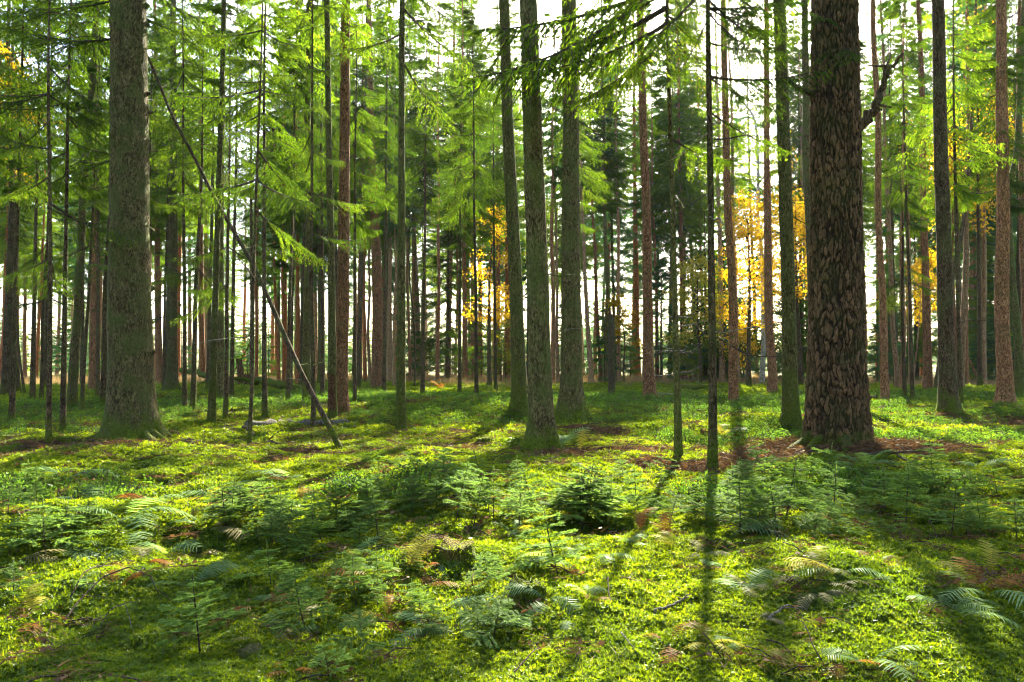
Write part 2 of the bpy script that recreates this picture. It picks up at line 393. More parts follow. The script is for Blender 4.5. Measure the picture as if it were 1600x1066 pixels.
def make_ground():
    rad = np.concatenate([np.geomspace(0.8, 16, 170), np.geomspace(16.5, 60, 55), np.geomspace(64, 420, 32)])
    a = np.concatenate([np.linspace(-48, 48, 330), np.linspace(50, 310, 66)]) * PI / 180
    RR, AA = np.meshgrid(rad, a, indexing='ij')
    X, Y = RR * np.sin(AA), RR * np.cos(AA)
    Z = H(X, Y)
    n, k = RR.shape
    i = np.arange(n - 1)[:, None] * k; j = np.arange(k)[None, :]; j2 = (j + 1) % k
    Q = np.stack([i + j, i + k + j, i + k + j2, i + j2], -1).reshape(-1, 4)
    mo = moss_amount(X, Y)
    far = sstep(34, 46, RR + 4 * noise2(X / 5, Y / 5, 12))
    var = np.clip(0.5 * mo, 0, 0.5) * (1 - far) + far * (0.75 + 0.2 * noise2(X / 6, Y / 6, 13))
    V = np.stack([X, Y, Z], -1).reshape(-1, 3); vv = var.ravel()
    c = len(V); V = np.concatenate([V, [[0, 0, float(H(0, 0))]]]); vv = np.append(vv, 0.5)
    jj = np.arange(k)
    T = np.stack([jj, (jj + 1) % k, np.full(k, c)], -1)
    mb = MB(); mb.add(V, quads=Q[:, ::-1], tris=T[:, ::-1], var=vv)
    tag(link('ground', mb.mesh('ground', [GROUND])), 'mossy undulating forest floor with brown needle litter', 'ground', kind='structure')
make_ground()

# where the canopy has gaps: sun reaches these places of the floor
def gap(gx, gy):
    """0..1 : how open the canopy is above the place the sun ray lands on"""
    g = 0.0
    g = np.maximum(g, 1.0 * np.exp(-(((gx - (0.30 + 0.02 * gy)) / 1.7) ** 4)) * sstep(1.8, 2.8, gy) * (1 - sstep(9.5, 11.5, gy)))
    g = np.maximum(g, 0.85 * sstep(9.0, 10.0, gy) * (1 - sstep(18, 22, gy)))
    g = np.maximum(g, 0.85 * np.exp(-(((gx - 1.2) / 1.1) ** 2 + ((gy - 3.8) / 1.4) ** 2)))
    g = np.maximum(g, 0.8 * np.exp(-(((gx - 4.5) / 1.2) ** 2 + ((gy - 9) / 1.5) ** 2)))
    g = np.maximum(g, 0.55 * (1 - sstep(10, 18, gy)))
    return g

# ------------------------------------------------------------------ spruce branches
def branch_arrays(seed, L, ss, side_n, node, droop=0.45, up=0.22, hang=0.7, flat=False):
    """one spruce bough along +X: needle shoots (P, D, L, W) and the wood polylines"""
    r = np.random.default_rng(seed)
    P, D, LL, WW = [], [], [], []
    wood = []
    ts = np.linspace(0, 1, 10)
    bend = r.normal(0, 0.06)
    ax = np.stack([L * ts, L * bend * ts ** 2, L * (-droop * ts + up * ts ** 2)], 1)
    wood.append((ax, 0.012 * L * (1 - ts) + 0.003))
    for i in range(side_n):
        t = 0.16 + 0.84 * (i + r.random() * 0.7) / side_n
        t = min(t, 0.995)
        p0 = np.array([np.interp(t, ts, ax[:, k]) for k in range(3)])
        ln = L * (0.40 * (1 - t) ** 0.75 + 0.07) * r.uniform(0.75, 1.2)
        sgn = 1 if i % 2 else -1
        fwd = r.uniform(0.45, 0.75)
        d = norm(np.array([fwd, sgn * r.uniform(0.55, 0.9), r.uniform(-0.35, 0.0)]))
        m = max(3, int(ln / node))
        s = (np.arange(m) + 0.6) / m
        pts = p0 + d * (ln * s)[:, None]; pts[:, 2] -= hang * 0.45 * ln * s ** 2
        wood.append((np.concatenate([p0[None], pts]), 0.004 * L * np.linspace(1, 0.4, m + 1)))
        side = norm(np.cross(d, [0, 0, 1.0]))
        for sg in (-1, 1):
            k = len(pts)
            dd = d * r.uniform(0.5, 0.9, (k, 1)) + sg * side * r.uniform(0.3, 0.9, (k, 1)) + np.array([0, 0, -1.0]) * (hang * r.uniform(0.3, 1.3, (k, 1)))
            dd = dd + r.normal(0, 0.15, (k, 3))
            P.append(pts + r.normal(0, ss * 0.1, (k, 3))); D.append(dd); LL.append(ss * r.uniform(0.7, 1.35, k) * (1.1 - 0.35 * s)); WW.append(ss * r.uniform(0.17, 0.27, k))
        P.append(pts[-1:]); D.append(d[None] + np.array([[0, 0, -0.5 * hang]])); LL.append(np.array([ss * 1.2])); WW.append(np.array([ss * 0.24]))
    tp = np.linspace(0.3, 1.0, int(0.7 * L / node))
    pp = np.stack([np.interp(tp, ts, ax[:, k]) for k in range(3)], 1)
    P.append(pp); D.append(np.stack([np.full(len(pp), 0.8), r.normal(0, 0.5, len(pp)), r.normal(-0.1, 0.3, len(pp))], 1)); LL.append(ss * r.uniform(0.7, 1.2, len(pp))); WW.append(ss * r.uniform(0.16, 0.24, len(pp)))
    return np.concatenate(P), norm(np.concatenate(D)), np.concatenate(LL), np.concatenate(WW), wood

def branch_mesh(name, seed, L, ss, side_n, node, mats, **kw):
    P, D, LL, WW, wood = branch_arrays(seed, L, ss, side_n, node, **kw)
    r = np.random.default_rng(seed + 5); mb = MB()
    shoots_to(mb, P, D, LL, WW, r)
    for i, (w, rad) in enumerate(wood): tube(mb, w, rad, 5 if i == 0 else 3, mat=1, cap=False)
    return mb.mesh(name, mats)

# detailed boughs for the trees close to the camera (shared mesh data)
NEARB = [branch_mesh('bough_mesh', 100 + i, 1.6, 0.062, 30, 0.036, [NEEDLE_L if i % 3 == 0 else NEEDLE, BARK['twig']], droop=[0.35, 0.5, 0.25, 0.6, 0.42, 0.3][i], hang=[0.8, 1.0, 0.7, 0.9, 1.1, 0.8][i]) for i in range(6)]
# bough arrays for crown meshes: fine and coarse
BF = [branch_arrays(200 + i, 2.0, 0.22, 15, 0.14, droop=0.3 + 0.08 * i, hang=0.8) for i in range(5)]
BC = [branch_arrays(300 + i, 2.0, 0.42, 7, 0.36, droop=0.3 + 0.1 * i, hang=0.7) for i in range(4)]
BM = [branch_arrays(250 + i, 2.0, 0.125, 20, 0.095, droop=0.35 + 0.1 * i, hang=1.35) for i in range(4)]

def put_branch(mb, arr, pos, yaw, pitch, sc, r, wood=True, shade=None):
    P, D, LL, WW, wd = arr
    cy, sy, cp, sp = math.cos(yaw), math.sin(yaw), math.cos(pitch), math.sin(pitch)
    M = np.array([[cy, -sy, 0], [sy, cy, 0], [0, 0, 1]]) @ np.array([[cp, 0, -sp], [0, 1, 0], [sp, 0, cp]])
    sw = max(sc, 0.55)
    shoots_to(mb, (P * sc) @ M.T + pos, D @ M.T, LL * sw, WW * sw, r, var=np.clip(r.random(len(P)) * 0.55 + r.uniform(0, 0.5), 0, 1))
    if wood:
        w, rad = wd[0]
        tube(mb, (w[::2] * sc) @ M.T + pos, np.maximum(rad[::2] * sc, 0.008), 4, mat=1, cap=False)

def crown_mesh(name, axis, H0, zc, Rmax, r, lod_of, base=None, mats=None, per_m=5.0, prof=0.75, pitch0=-0.05, shade_gap=True, keep=1.0):
    """axis(z)->xy; boughs from zc to H0. base: world position (for canopy gaps) or None"""
    mb = MB(); z = zc
    while z < H0 - 0.25:
        f = (z - zc) / (H0 - zc)
        n = max(2, int(r.poisson(per_m * 0.45)))
        ln = Rmax * (1 - f) ** prof * min(1.0, 0.55 + 2.2 * f)
        for k in range(n):
            L = ln * r.uniform(0.65, 1.15); yaw = r.uniform(0, 2 * PI); zz = z + r.uniform(-0.2, 0.2)
            a = axis(zz)
            if base is not None and shade_gap:
                mid = np.array([a[0] + math.cos(yaw) * L * 0.55 + base[0], a[1] + math.sin(yaw) * L * 0.55 + base[1], zz + base[2]])
                g = mid - SUN * (mid[2] / SUN[2])
                if r.random() < gap(g[0], g[1]): continue
            if r.random() > keep: continue
            lod = lod_of(zz)
            arr = (BF, BC, BM)[lod][r.integers(0, (5, 4, 4)[lod])]
            put_branch(mb, arr, np.array([a[0], a[1], zz]), yaw, pitch0 + 0.45 * f ** 1.5, L / 2.0, r, wood=(lod != 1))
        z += 0.45
    tip = axis(H0)
    shoots_to(mb, np.array([[tip[0], tip[1], H0 - 0.3]]), np.array([[0, 0, 1.0]]), np.array([0.6]), np.array([0.08]), r)
    return mb.mesh(name, mats or [NEEDLE, BARK['twig']])

# ------------------------------------------------------------------ trunks
def trunk_mesh(name, axis, H0, r0, mat, sides, zvis, r, flare=0.6, flare_h=0.35, lobes=5, rough=0.03, taper=0.8, dz=0.12, top_cut=None, knots=0):
    top = top_cut or H0
    zs = np.unique(np.concatenate([[-0.35, -0.2, -0.1, -0.03], np.geomspace(0.03, 1.0, 12), np.arange(1.0, min(zvis, top), dz), np.linspace(min(zvis, top), top, 8)]))
    zs = zs[zs <= top + 1e-6]
    P = np.array([[*axis(z), z] for z in zs])
    R = r0 * np.maximum(1 - np.maximum(zs, 0) / (H0 * 1.02), 0.02) ** taper * (1 + 0.16 * np.exp(-np.maximum(zs, 0) / 1.0))
    R = R * (1 + flare * np.exp(-np.maximum(zs, -0.05) / flare_h))
    ph = r.uniform(0, 6.28); sd = int(r.integers(1, 900)); amp = 0.36 * flare
    def jit(PP, ang):
        z = PP[:, 2:3]
        x, y = np.cos(ang)[None, :], np.sin(ang)[None, :]
        e = np.exp(-np.maximum(z, 0) / (flare_h * 0.9))
        j = 1 + amp * e * (np.cos(lobes * ang + ph)[None, :] + 0.6 * np.cos((lobes - 2) * ang + 2 * ph)[None, :])
        j = j + rough * noise3(x * 3, y * 3, z * 2.0, sd) + rough * 0.9 * noise3(x * 7, y * 7, z * 6, sd + 1) + 0.04 * noise3(x, y, z * 0.5, sd + 2)
        return j
    mb = MB(); tube(mb, P, R, sides, jit=jit)
    for k in range(knots):
        z = r.uniform(0.6, min(zvis, top)); a = r.uniform(0, 6.28)
        rr = float(np.interp(z, zs, R)); c, s = math.cos(a), math.sin(a); ax = axis(z)
        q = np.array([[ax[0] + c * rr * t, ax[1] + s * rr * t, z + dzz] for t, dzz in ((0.8, -0.01), (1.05, 0.0), (1.16, 0.004), (1.22, 0.006))])
        kr = r0 * r.uniform(0.09, 0.17)
        tube(mb, q, [kr * 1.3, kr, kr * 0.55, kr * 0.2], 6, var=0.1)
    return mb.mesh(name, [mat]), (lambda z: float(np.interp(z, zs, R)))

def pine_trunk(name, axis, H0, r0, mat, r):
    """old pine: furrowed bark built as raised plates"""
    sides = 230
    zs = np.concatenate([np.linspace(-0.3, 0.0, 8), np.arange(0.02, 6.9, 0.021), np.linspace(7.0, H0, 20)])
    P = np.array([[*axis(z), z] for z in zs])
    R = r0 * np.maximum(1 - np.maximum(zs, 0) / (H0 * 1.02), 0.02) ** 0.75 * (1 + 0.24 * np.exp(-np.maximum(zs, 0) / 0.8)) * (1 + 0.10 * np.exp(-np.maximum(zs, -0.1) / 0.12))
    ang = np.arange(sides) * 2 * PI / sides
    nz, na = 50, 33                                # plate seeds
    sz = (np.arange(nz)[:, None] + r.uniform(0.0, 0.95, (nz, na))) / nz * 8.0 - 0.5
    sa = (np.arange(na)[None, :] + r.uniform(0.0, 0.95, (nz, na)) + 0.5 * (np.arange(nz)[:, None] % 2)) / na * 2 * PI
    sz, sa = sz.ravel(), sa.ravel() % (2 * PI)
    rnd = r.random(len(sz))
    Z, A = np.meshgrid(zs, ang, indexing='ij')
    wz = Z + 0.10 * noise3(np.cos(A) * 4, np.sin(A) * 4, Z * 3, 3) + 0.03 * noise3(np.cos(A) * 12, np.sin(A) * 12, Z * 10, 4); wa = A + 0.13 * noise3(np.cos(A) * 4, np.sin(A) * 4, Z * 2.5, 9) + 0.06 * noise3(np.cos(A) * 14, np.sin(A) * 14, Z * 12, 10)
    F1 = np.full(Z.shape, 9.0); F2 = np.full(Z.shape, 9.0); ID = np.zeros(Z.shape, int)
    for k in range(len(sz)):
        rows = np.where(abs(zs - sz[k]) < 0.7)[0]
        if not len(rows): continue
        sl = slice(rows[0], rows[-1] + 1)
        da = (wa[sl] - sa[k] + PI) % (2 * PI) - PI
        d = np.hypot(da * 0.40, (wz[sl] - sz[k]) * (0.16 + 0.16 * rnd[k]))
        f1, f2 = F1[sl], F2[sl]
        closer = d < f1
        F2[sl] = np.where(closer, f1, np.minimum(f2, d)); F1[sl] = np.where(closer, d, f1); ID[sl] = np.where(closer, k, ID[sl])
    e = np.clip(F2 - F1, 0, 1)
    plate = sstep(0.001, 0.020, e - 0.006 * noise3(np.cos(A) * 3, np.sin(A) * 3, Z * 2, 18))
    lift = plate * (0.020 + 0.018 * rnd[ID]) + 0.004 * noise3(np.cos(A) * 20, np.sin(A) * 20, Z * 16, 14) + 0.012 * noise3(np.cos(A) * 2.5, np.sin(A) * 2.5, Z * 1.2, 15)
    lift = lift + 0.006 * plate * noise3(np.cos(A) * 34, np.sin(A) * 34, Z * 9, 16)
    fade = (Z < 7.0)
    var = np.where(plate < 0.5, plate * 0.2, 0.3 + 0.7 * rnd[ID])
    rr = R[:, None] + np.where(fade, lift - 0.014, 0)
    V = np.stack([P[:, 0:1] + rr * np.cos(ang), P[:, 1:2] + rr * np.sin(ang), np.broadcast_to(P[:, 2:3], rr.shape)], -1)
    n = len(zs); i = np.arange(n - 1)[:, None] * sides; j = np.arange(sides)[None, :]; k = (j + 1) % sides
    Q = np.stack([i + j, i + k, i + sides + k, i + sides + j], -1).reshape(-1, 4)
    mb = MB(); mb.add(V.reshape(-1, 3), quads=Q, var=var.ravel())
    return mb.mesh(name, [mat], smooth=True), (lambda z: float(np.interp(z, zs, R)))

def lean_axis(dx, dy, Z1, wob, seed, H0, curve=None):
    """trunk centre line: straight lean measured between the foot and height Z1, plus slight wander"""
    def f(z):
        t = z / Z1; t = min(t, 1.3) + max(t - 1.3, 0) * 0.35
        w = wob * np.array([float(noise2(z * 0.35, 0.3, seed)), float(noise2(z * 0.35, 7.3, seed))]) * min(1, max(z, 0) / 1.5)
        c = np.zeros(2) if curve is None else np.array([float(np.interp(z, curve[0], curve[1])), 0.0])
        return np.array([dx * t, dy * t]) + w + c
    return f

def dead_branch_mesh(seed, L, r0, sag=0.1, twigs=4, up=0.0):
    r = np.random.default_rng(seed); mb = MB(); ts = np.linspace(0, 1, 8)
    w = r.normal(0, 0.035, (8, 3)); w[0] = 0
    P = np.stack([L * ts, 0.06 * L * np.sin(ts * 3 + seed), L * (-sag * np.sin(ts * 2.2) + up * ts ** 2)], 1) + w * L * 0.5
    tube(mb, P, r0 * (1 - 0.8 * ts) + 0.0015, 5)
    for i in range(twigs):
        t = r.uniform(0.25, 0.95); p = np.array([np.interp(t, ts, P[:, k]) for k in range(3)])
        ln = L * r.uniform(0.12, 0.32) * (1.2 - t)
        d = norm(np.array([r.uniform(0.3, 0.9), r.choice([-1, 1]) * r.uniform(0.3, 0.8), r.normal(0, 0.3)]))
        q = p + d * (ln * np.linspace(0, 1, 4))[:, None] + r.normal(0, 0.02 * L * 0.3, (4, 3)) * np.linspace(0, 1, 4)[:, None]
        tube(mb, q, r0 * 0.45 * np.linspace(1, 0.3, 4) + 0.001, 4)
    return mb.mesh('dead_branch_mesh', [BARK['dead'] if seed % 3 else BARK['twig']])
DEADB = [dead_branch_mesh(500 + i, 1.0, 0.011, sag=[0.1, 0.25, 0.0, 0.3, -0.1, 0.18][i], twigs=[3, 5, 2, 4, 1, 6][i]) for i in range(6)]

# ------------------------------------------------------------------ the trees of the photograph
# foot x, foot y, trunk width (px at mid height), x and y of a point high on the trunk, bark, kind, label
TREES = [
 (2, 598, 7, 9, 455, 'orange', 'T', 'orange trunk at the left edge of the far row'),
 (17, 597, 6, 20, 450, 'orange', 'T', 'orange pine trunk second from the left edge, far off'),
 (28, 622, 9, 26, 200, 'dark', 'T', 'dark straight spruce trunk near the left edge, a leaning stem at its foot'),
 (40, 621, 4, 30, 540, 'dark', 'N', 'thin dark stem leaning against the foot of a spruce near the left edge'),
 (56, 595, 5, 66, 400, 'orange', 'T', 'slim orange trunk behind two thin dark poles at the left'),
 (64, 632, 6, 77, 300, 'dark', 'U', 'thin dark spruce pole just behind the nearer pole at far left'),
 (76, 698, 8, 92, 100, 'dark', 'U', 'slender dark spruce pole standing left of the big mossy spruce'),
 (103, 592, 3, 107, 430, 'red', 'T', 'hair-thin reddish trunk between two poles in the far left stand'),
 (108, 592, 4, 118, 420, 'tan', 'T', 'thin yellowish trunk leaning behind the left spruces'),
 (112, 643, 14, 135, 200, 'spruce', 'T', 'grey spruce leaning right, left of the big mossy spruce'),
 (128, 645, 6, 149, 200, 'dark', 'U', 'thin dark stem leaning between two grey spruces at left'),
 (146, 615, 14, 148, 250, 'red', 'T', 'reddish grey upright spruce behind the leaning thin stem at left'),
 (160, 640, 8, 171, 260, 'dark', 'T', 'slim brown spruce close to the left side of the big mossy spruce'),
 (249, 602, 11, 246, 300, 'red', 'T', 'reddish spruce trunk just right of the big mossy spruce'),
 (255, 617, 5, 262, 330, 'dark', 'U', 'thin dark pole in front of the flared spruce right of the big one'),
 (268, 618, 17, 273, 250, 'spruce', 'T', 'grey spruce with wide flared mossy foot behind the big left spruce'),
 (301, 648, 8, 312, 180, 'dark', 'U', 'slim dark spruce left of the pair crossed by the leaning pole'),
 (314, 588, 5, 312, 330, 'dark', 'T', 'thin dark far trunk between slim spruce and light tan trunk'),
 (324, 591, 10, 320, 260, 'tan', 'T', 'light tan far trunk against the bright clearing'),
 (331, 665, 11, 344, 180, 'green', 'T', 'mossy slim spruce in front of the bright clearing, nearest of three'),
 (343, 633, 12, 349, 250, 'spruce', 'T', 'grey spruce behind the two slim ones by the bright clearing'),
 (352, 657, 7, 362, 250, 'dark', 'U', 'thin dark spruce on the right of the trio by the clearing'),
 (389, 706, 6, 413, 0, 'dark', 'U', 'very slender dark pole standing alone, crossed by the leaning dead trunk'),
 (401, 597, 5, 402, 400, 'orange', 'T', 'far orange trunk right behind the lone slender pole'),
 (436, 600, 5, 431, 420, 'orange', 'T', 'left one of two orange trunks under the leaning dead trunk'),
 (443, 602, 5, 442, 420, 'orange', 'T', 'right one of two orange trunks under the leaning dead trunk'),
 (454, 618, 7, 459, 330, 'dark', 'T', 'dark trunk in front of an orange one, just above the leaning dead trunk'),
 (466, 603, 8, 464, 420, 'orange', 'T', 'orange trunk with flared foot close behind a dark trunk'),
 (480, 635, 13, 481, 380, 'green', 'T', 'greenish spruce crossed low down by the leaning dead trunk'),
 (489, 671, 7, 486, 30, 'dark', 'U', 'slim brown spruce pole standing by the pale fallen log'),
 (502, 603, 10, 497, 380, 'green', 'T', 'shaded greenish trunk behind the slim pole by the log'),
 (520, 660, 13, 513, 160, 'green', 'T', 'spruce with torn bark and red wound above its foot'),
 (532, 655, 20, 537, 130, 'red', 'T', 'thick red-brown pine with orange upper bark left of centre'),
 (560, 609, 7, 571, 300, 'dark', 'T', 'slim grey trunk just left of a thicker spruce, left of centre'),
 (571, 595, 6, 570, 420, 'orange', 'T', 'far orange trunk between slim grey trunk and thick spruce'),
 (578, 596, 5, 576, 430, 'tan', 'T', 'far tan trunk touching the thick grey spruce left of centre'),
 (592, 608, 19, 579, 150, 'red', 'T', 'thick grey-brown spruce with mossy foot behind slim mossy one'),
 (616, 605, 5, 617, 420, 'tan', 'T', 'thin tan trunk half hidden behind the slim mossy spruce left of centre'),
 (627, 676, 14, 631, 0, 'green', 'T', 'slim straight mossy spruce standing alone left of centre'),
 (641, 600, 5, 637, 380, 'red', 'T', 'thin red trunk right behind the lone slim mossy spruce'),
 (648, 606, 3, 641, 400, 'dark', 'T', 'hair-thin dark stem by a red trunk left of centre'),
 (684, 600, 6, 685, 330, 'red', 'T', 'single reddish spruce in the bright gap left of centre'),
 (719, 598, 5, 714, 330, 'red', 'T', 'left trunk of the close cluster beyond the green rise'),
 (729, 592, 8, 724, 330, 'tan', 'T', 'thickest trunk of the close cluster beyond the green rise'),
 (736, 590, 6, 730, 330, 'tan', 'T', 'right trunk of the close cluster beyond the green rise'),
 (762, 590, 3, 764, 430, 'tan', 'T', 'thin pale sapling trunk in front of the golden tree'),
 (779, 590, 5, 773, 350, 'tan', 'T', 'pale pinkish trunk just right of the golden tree'),
 (798, 592, 7, 794, 440, 'tan', 'T', 'pale trunk close to the left of the leaning central spruce'),
 (814, 648, 22, 791, 100, 'green', 'T', 'leaning mossy spruce behind the nearest central trunk'),
 (847, 712, 36, 827, 60, 'spruce', 'T', 'nearest central spruce with mottled lichen bark'),
 (863, 603, 8, 865, 220, 'red', 'T', 'reddish trunk seen between the two thick central spruces'),
 (872, 600, 5, 870, 420, 'tan', 'T', 'thin tan trunk seen between the two thick central spruces'),
 (893, 668, 33, 889, 60, 'spruce', 'T', 'thick knotty central spruce with wide mossy foot'),
 (924, 602, 8, 913, 400, 'tan', 'T', 'tan leaning trunk with mossy foot right of the knotty central spruce'),
 (938, 599, 6, 927, 390, 'red', 'T', 'pinkish leaning trunk left of the broken snag'),
 (951, 601, 8, 943, 300, 'spruce', 'T', 'grey trunk directly behind the broken snag'),
 (967, 600, 7, 965, 250, 'tan', 'T', 'pale split-looking trunk right of the broken snag'),
 (1016, 630, 17, 1004, 240, 'red', 'T', 'dark red-brown spruce with mossy foot right of centre'),
 (1028, 597, 6, 1022, 330, 'red', 'T', 'thin pinkish trunk just right of the dark red-brown spruce'),
 (1060, 718, 11, 1052, 60, 'green', 'U', 'slim green mossy spruce with pale dead twigs, left of two slim ones'),
 (1099, 595, 6, 1091, 280, 'red', 'T', 'thin grey-red trunk between the two slim nearer spruces'),
 (1113, 735, 13, 1107, 40, 'dark', 'U', 'slim dark spruce speckled with lichen, right of two slim ones'),
 (1128, 600, 9, 1124, 330, 'tan', 'T', 'pale brown trunk just right of the slim lichen-speckled spruce'),
 (1146, 635, 14, 1134, 200, 'red', 'T', 'brown spruce with a paler trunk close behind it'),
 (1153, 604, 8, 1147, 330, 'tan', 'T', 'paler trunk half hidden behind the brown spruce right of centre'),
 (1206, 617, 14, 1191, 30, 'red', 'T', 'orange-brown trunk in front of the golden trees'),
 (1236, 668, 23, 1220, 60, 'green', 'T', 'mossy grey-green spruce left of the thick pine'),
 (1276, 622, 18, 1263, 200, 'spruce', 'T', 'shaded trunk hidden halfway behind the thick pine'),
 (1384, 633, 12, 1371, 120, 'red', 'T', 'slim orange-brown spruce right of the thick pine'),
 (1402, 610, 8, 1388, 300, 'tan', 'T', 'tan leaning trunk behind the slim orange-brown spruce'),
 (1409, 612, 7, 1408, 250, 'red', 'T', 'reddish trunk close behind a thin dark pole right of the pine'),
 (1414, 627, 6, 1412, 200, 'dark', 'U', 'thin dark pole in the group right of the thick pine'),
 (1423, 606, 6, 1420, 300, 'tan', 'T', 'thin pale trunk right of the dark pole, right of the pine'),
 (1425, 611, 3, 1438, 440, 'tan', 'N', 'thin bare stem leaning to the right among far trunks'),
 (1449, 613, 13, 1436, 150, 'red', 'T', 'grey-red spruce left of the dark thick one at right'),
 (1482, 650, 24, 1461, 40, 'dark', 'T', 'thick dark mossy spruce in the right part, forked tree behind it'),
 (1495, 606, 5, 1491, 330, 'red', 'T', 'thin reddish trunk right behind the dark thick spruce'),
 (1501, 609, 10, 1506, 300, 'tan', 'T', 'tan mossy-footed trunk right of the dark thick spruce'),
 (1511, 602, 6, 1508, 300, 'red', 'T', 'reddish trunk touching the tan one right of the dark thick spruce'),
 (1537, 606, 9, 1536, 200, 'tan', 'T', 'pale lone trunk left of the thick red spruce at the right edge'),
 (1570, 640, 22, 1554, 40, 'red', 'T', 'thick red-brown spruce with mossy roots near the right edge'),
 (1603, 622, 10, 1597, 330, 'red', 'T', 'trunk cut by the right edge of the picture'),
]
BIGLEFT = (206, 690, 66, 206, 40, 'spruce', 'T', 'big mossy spruce with broad flared foot on the left')
PINE = (1308, 697, 82, 1298, 30, 'pine', 'T', 'thickest trunk, an old pine with deeply furrowed plated bark')

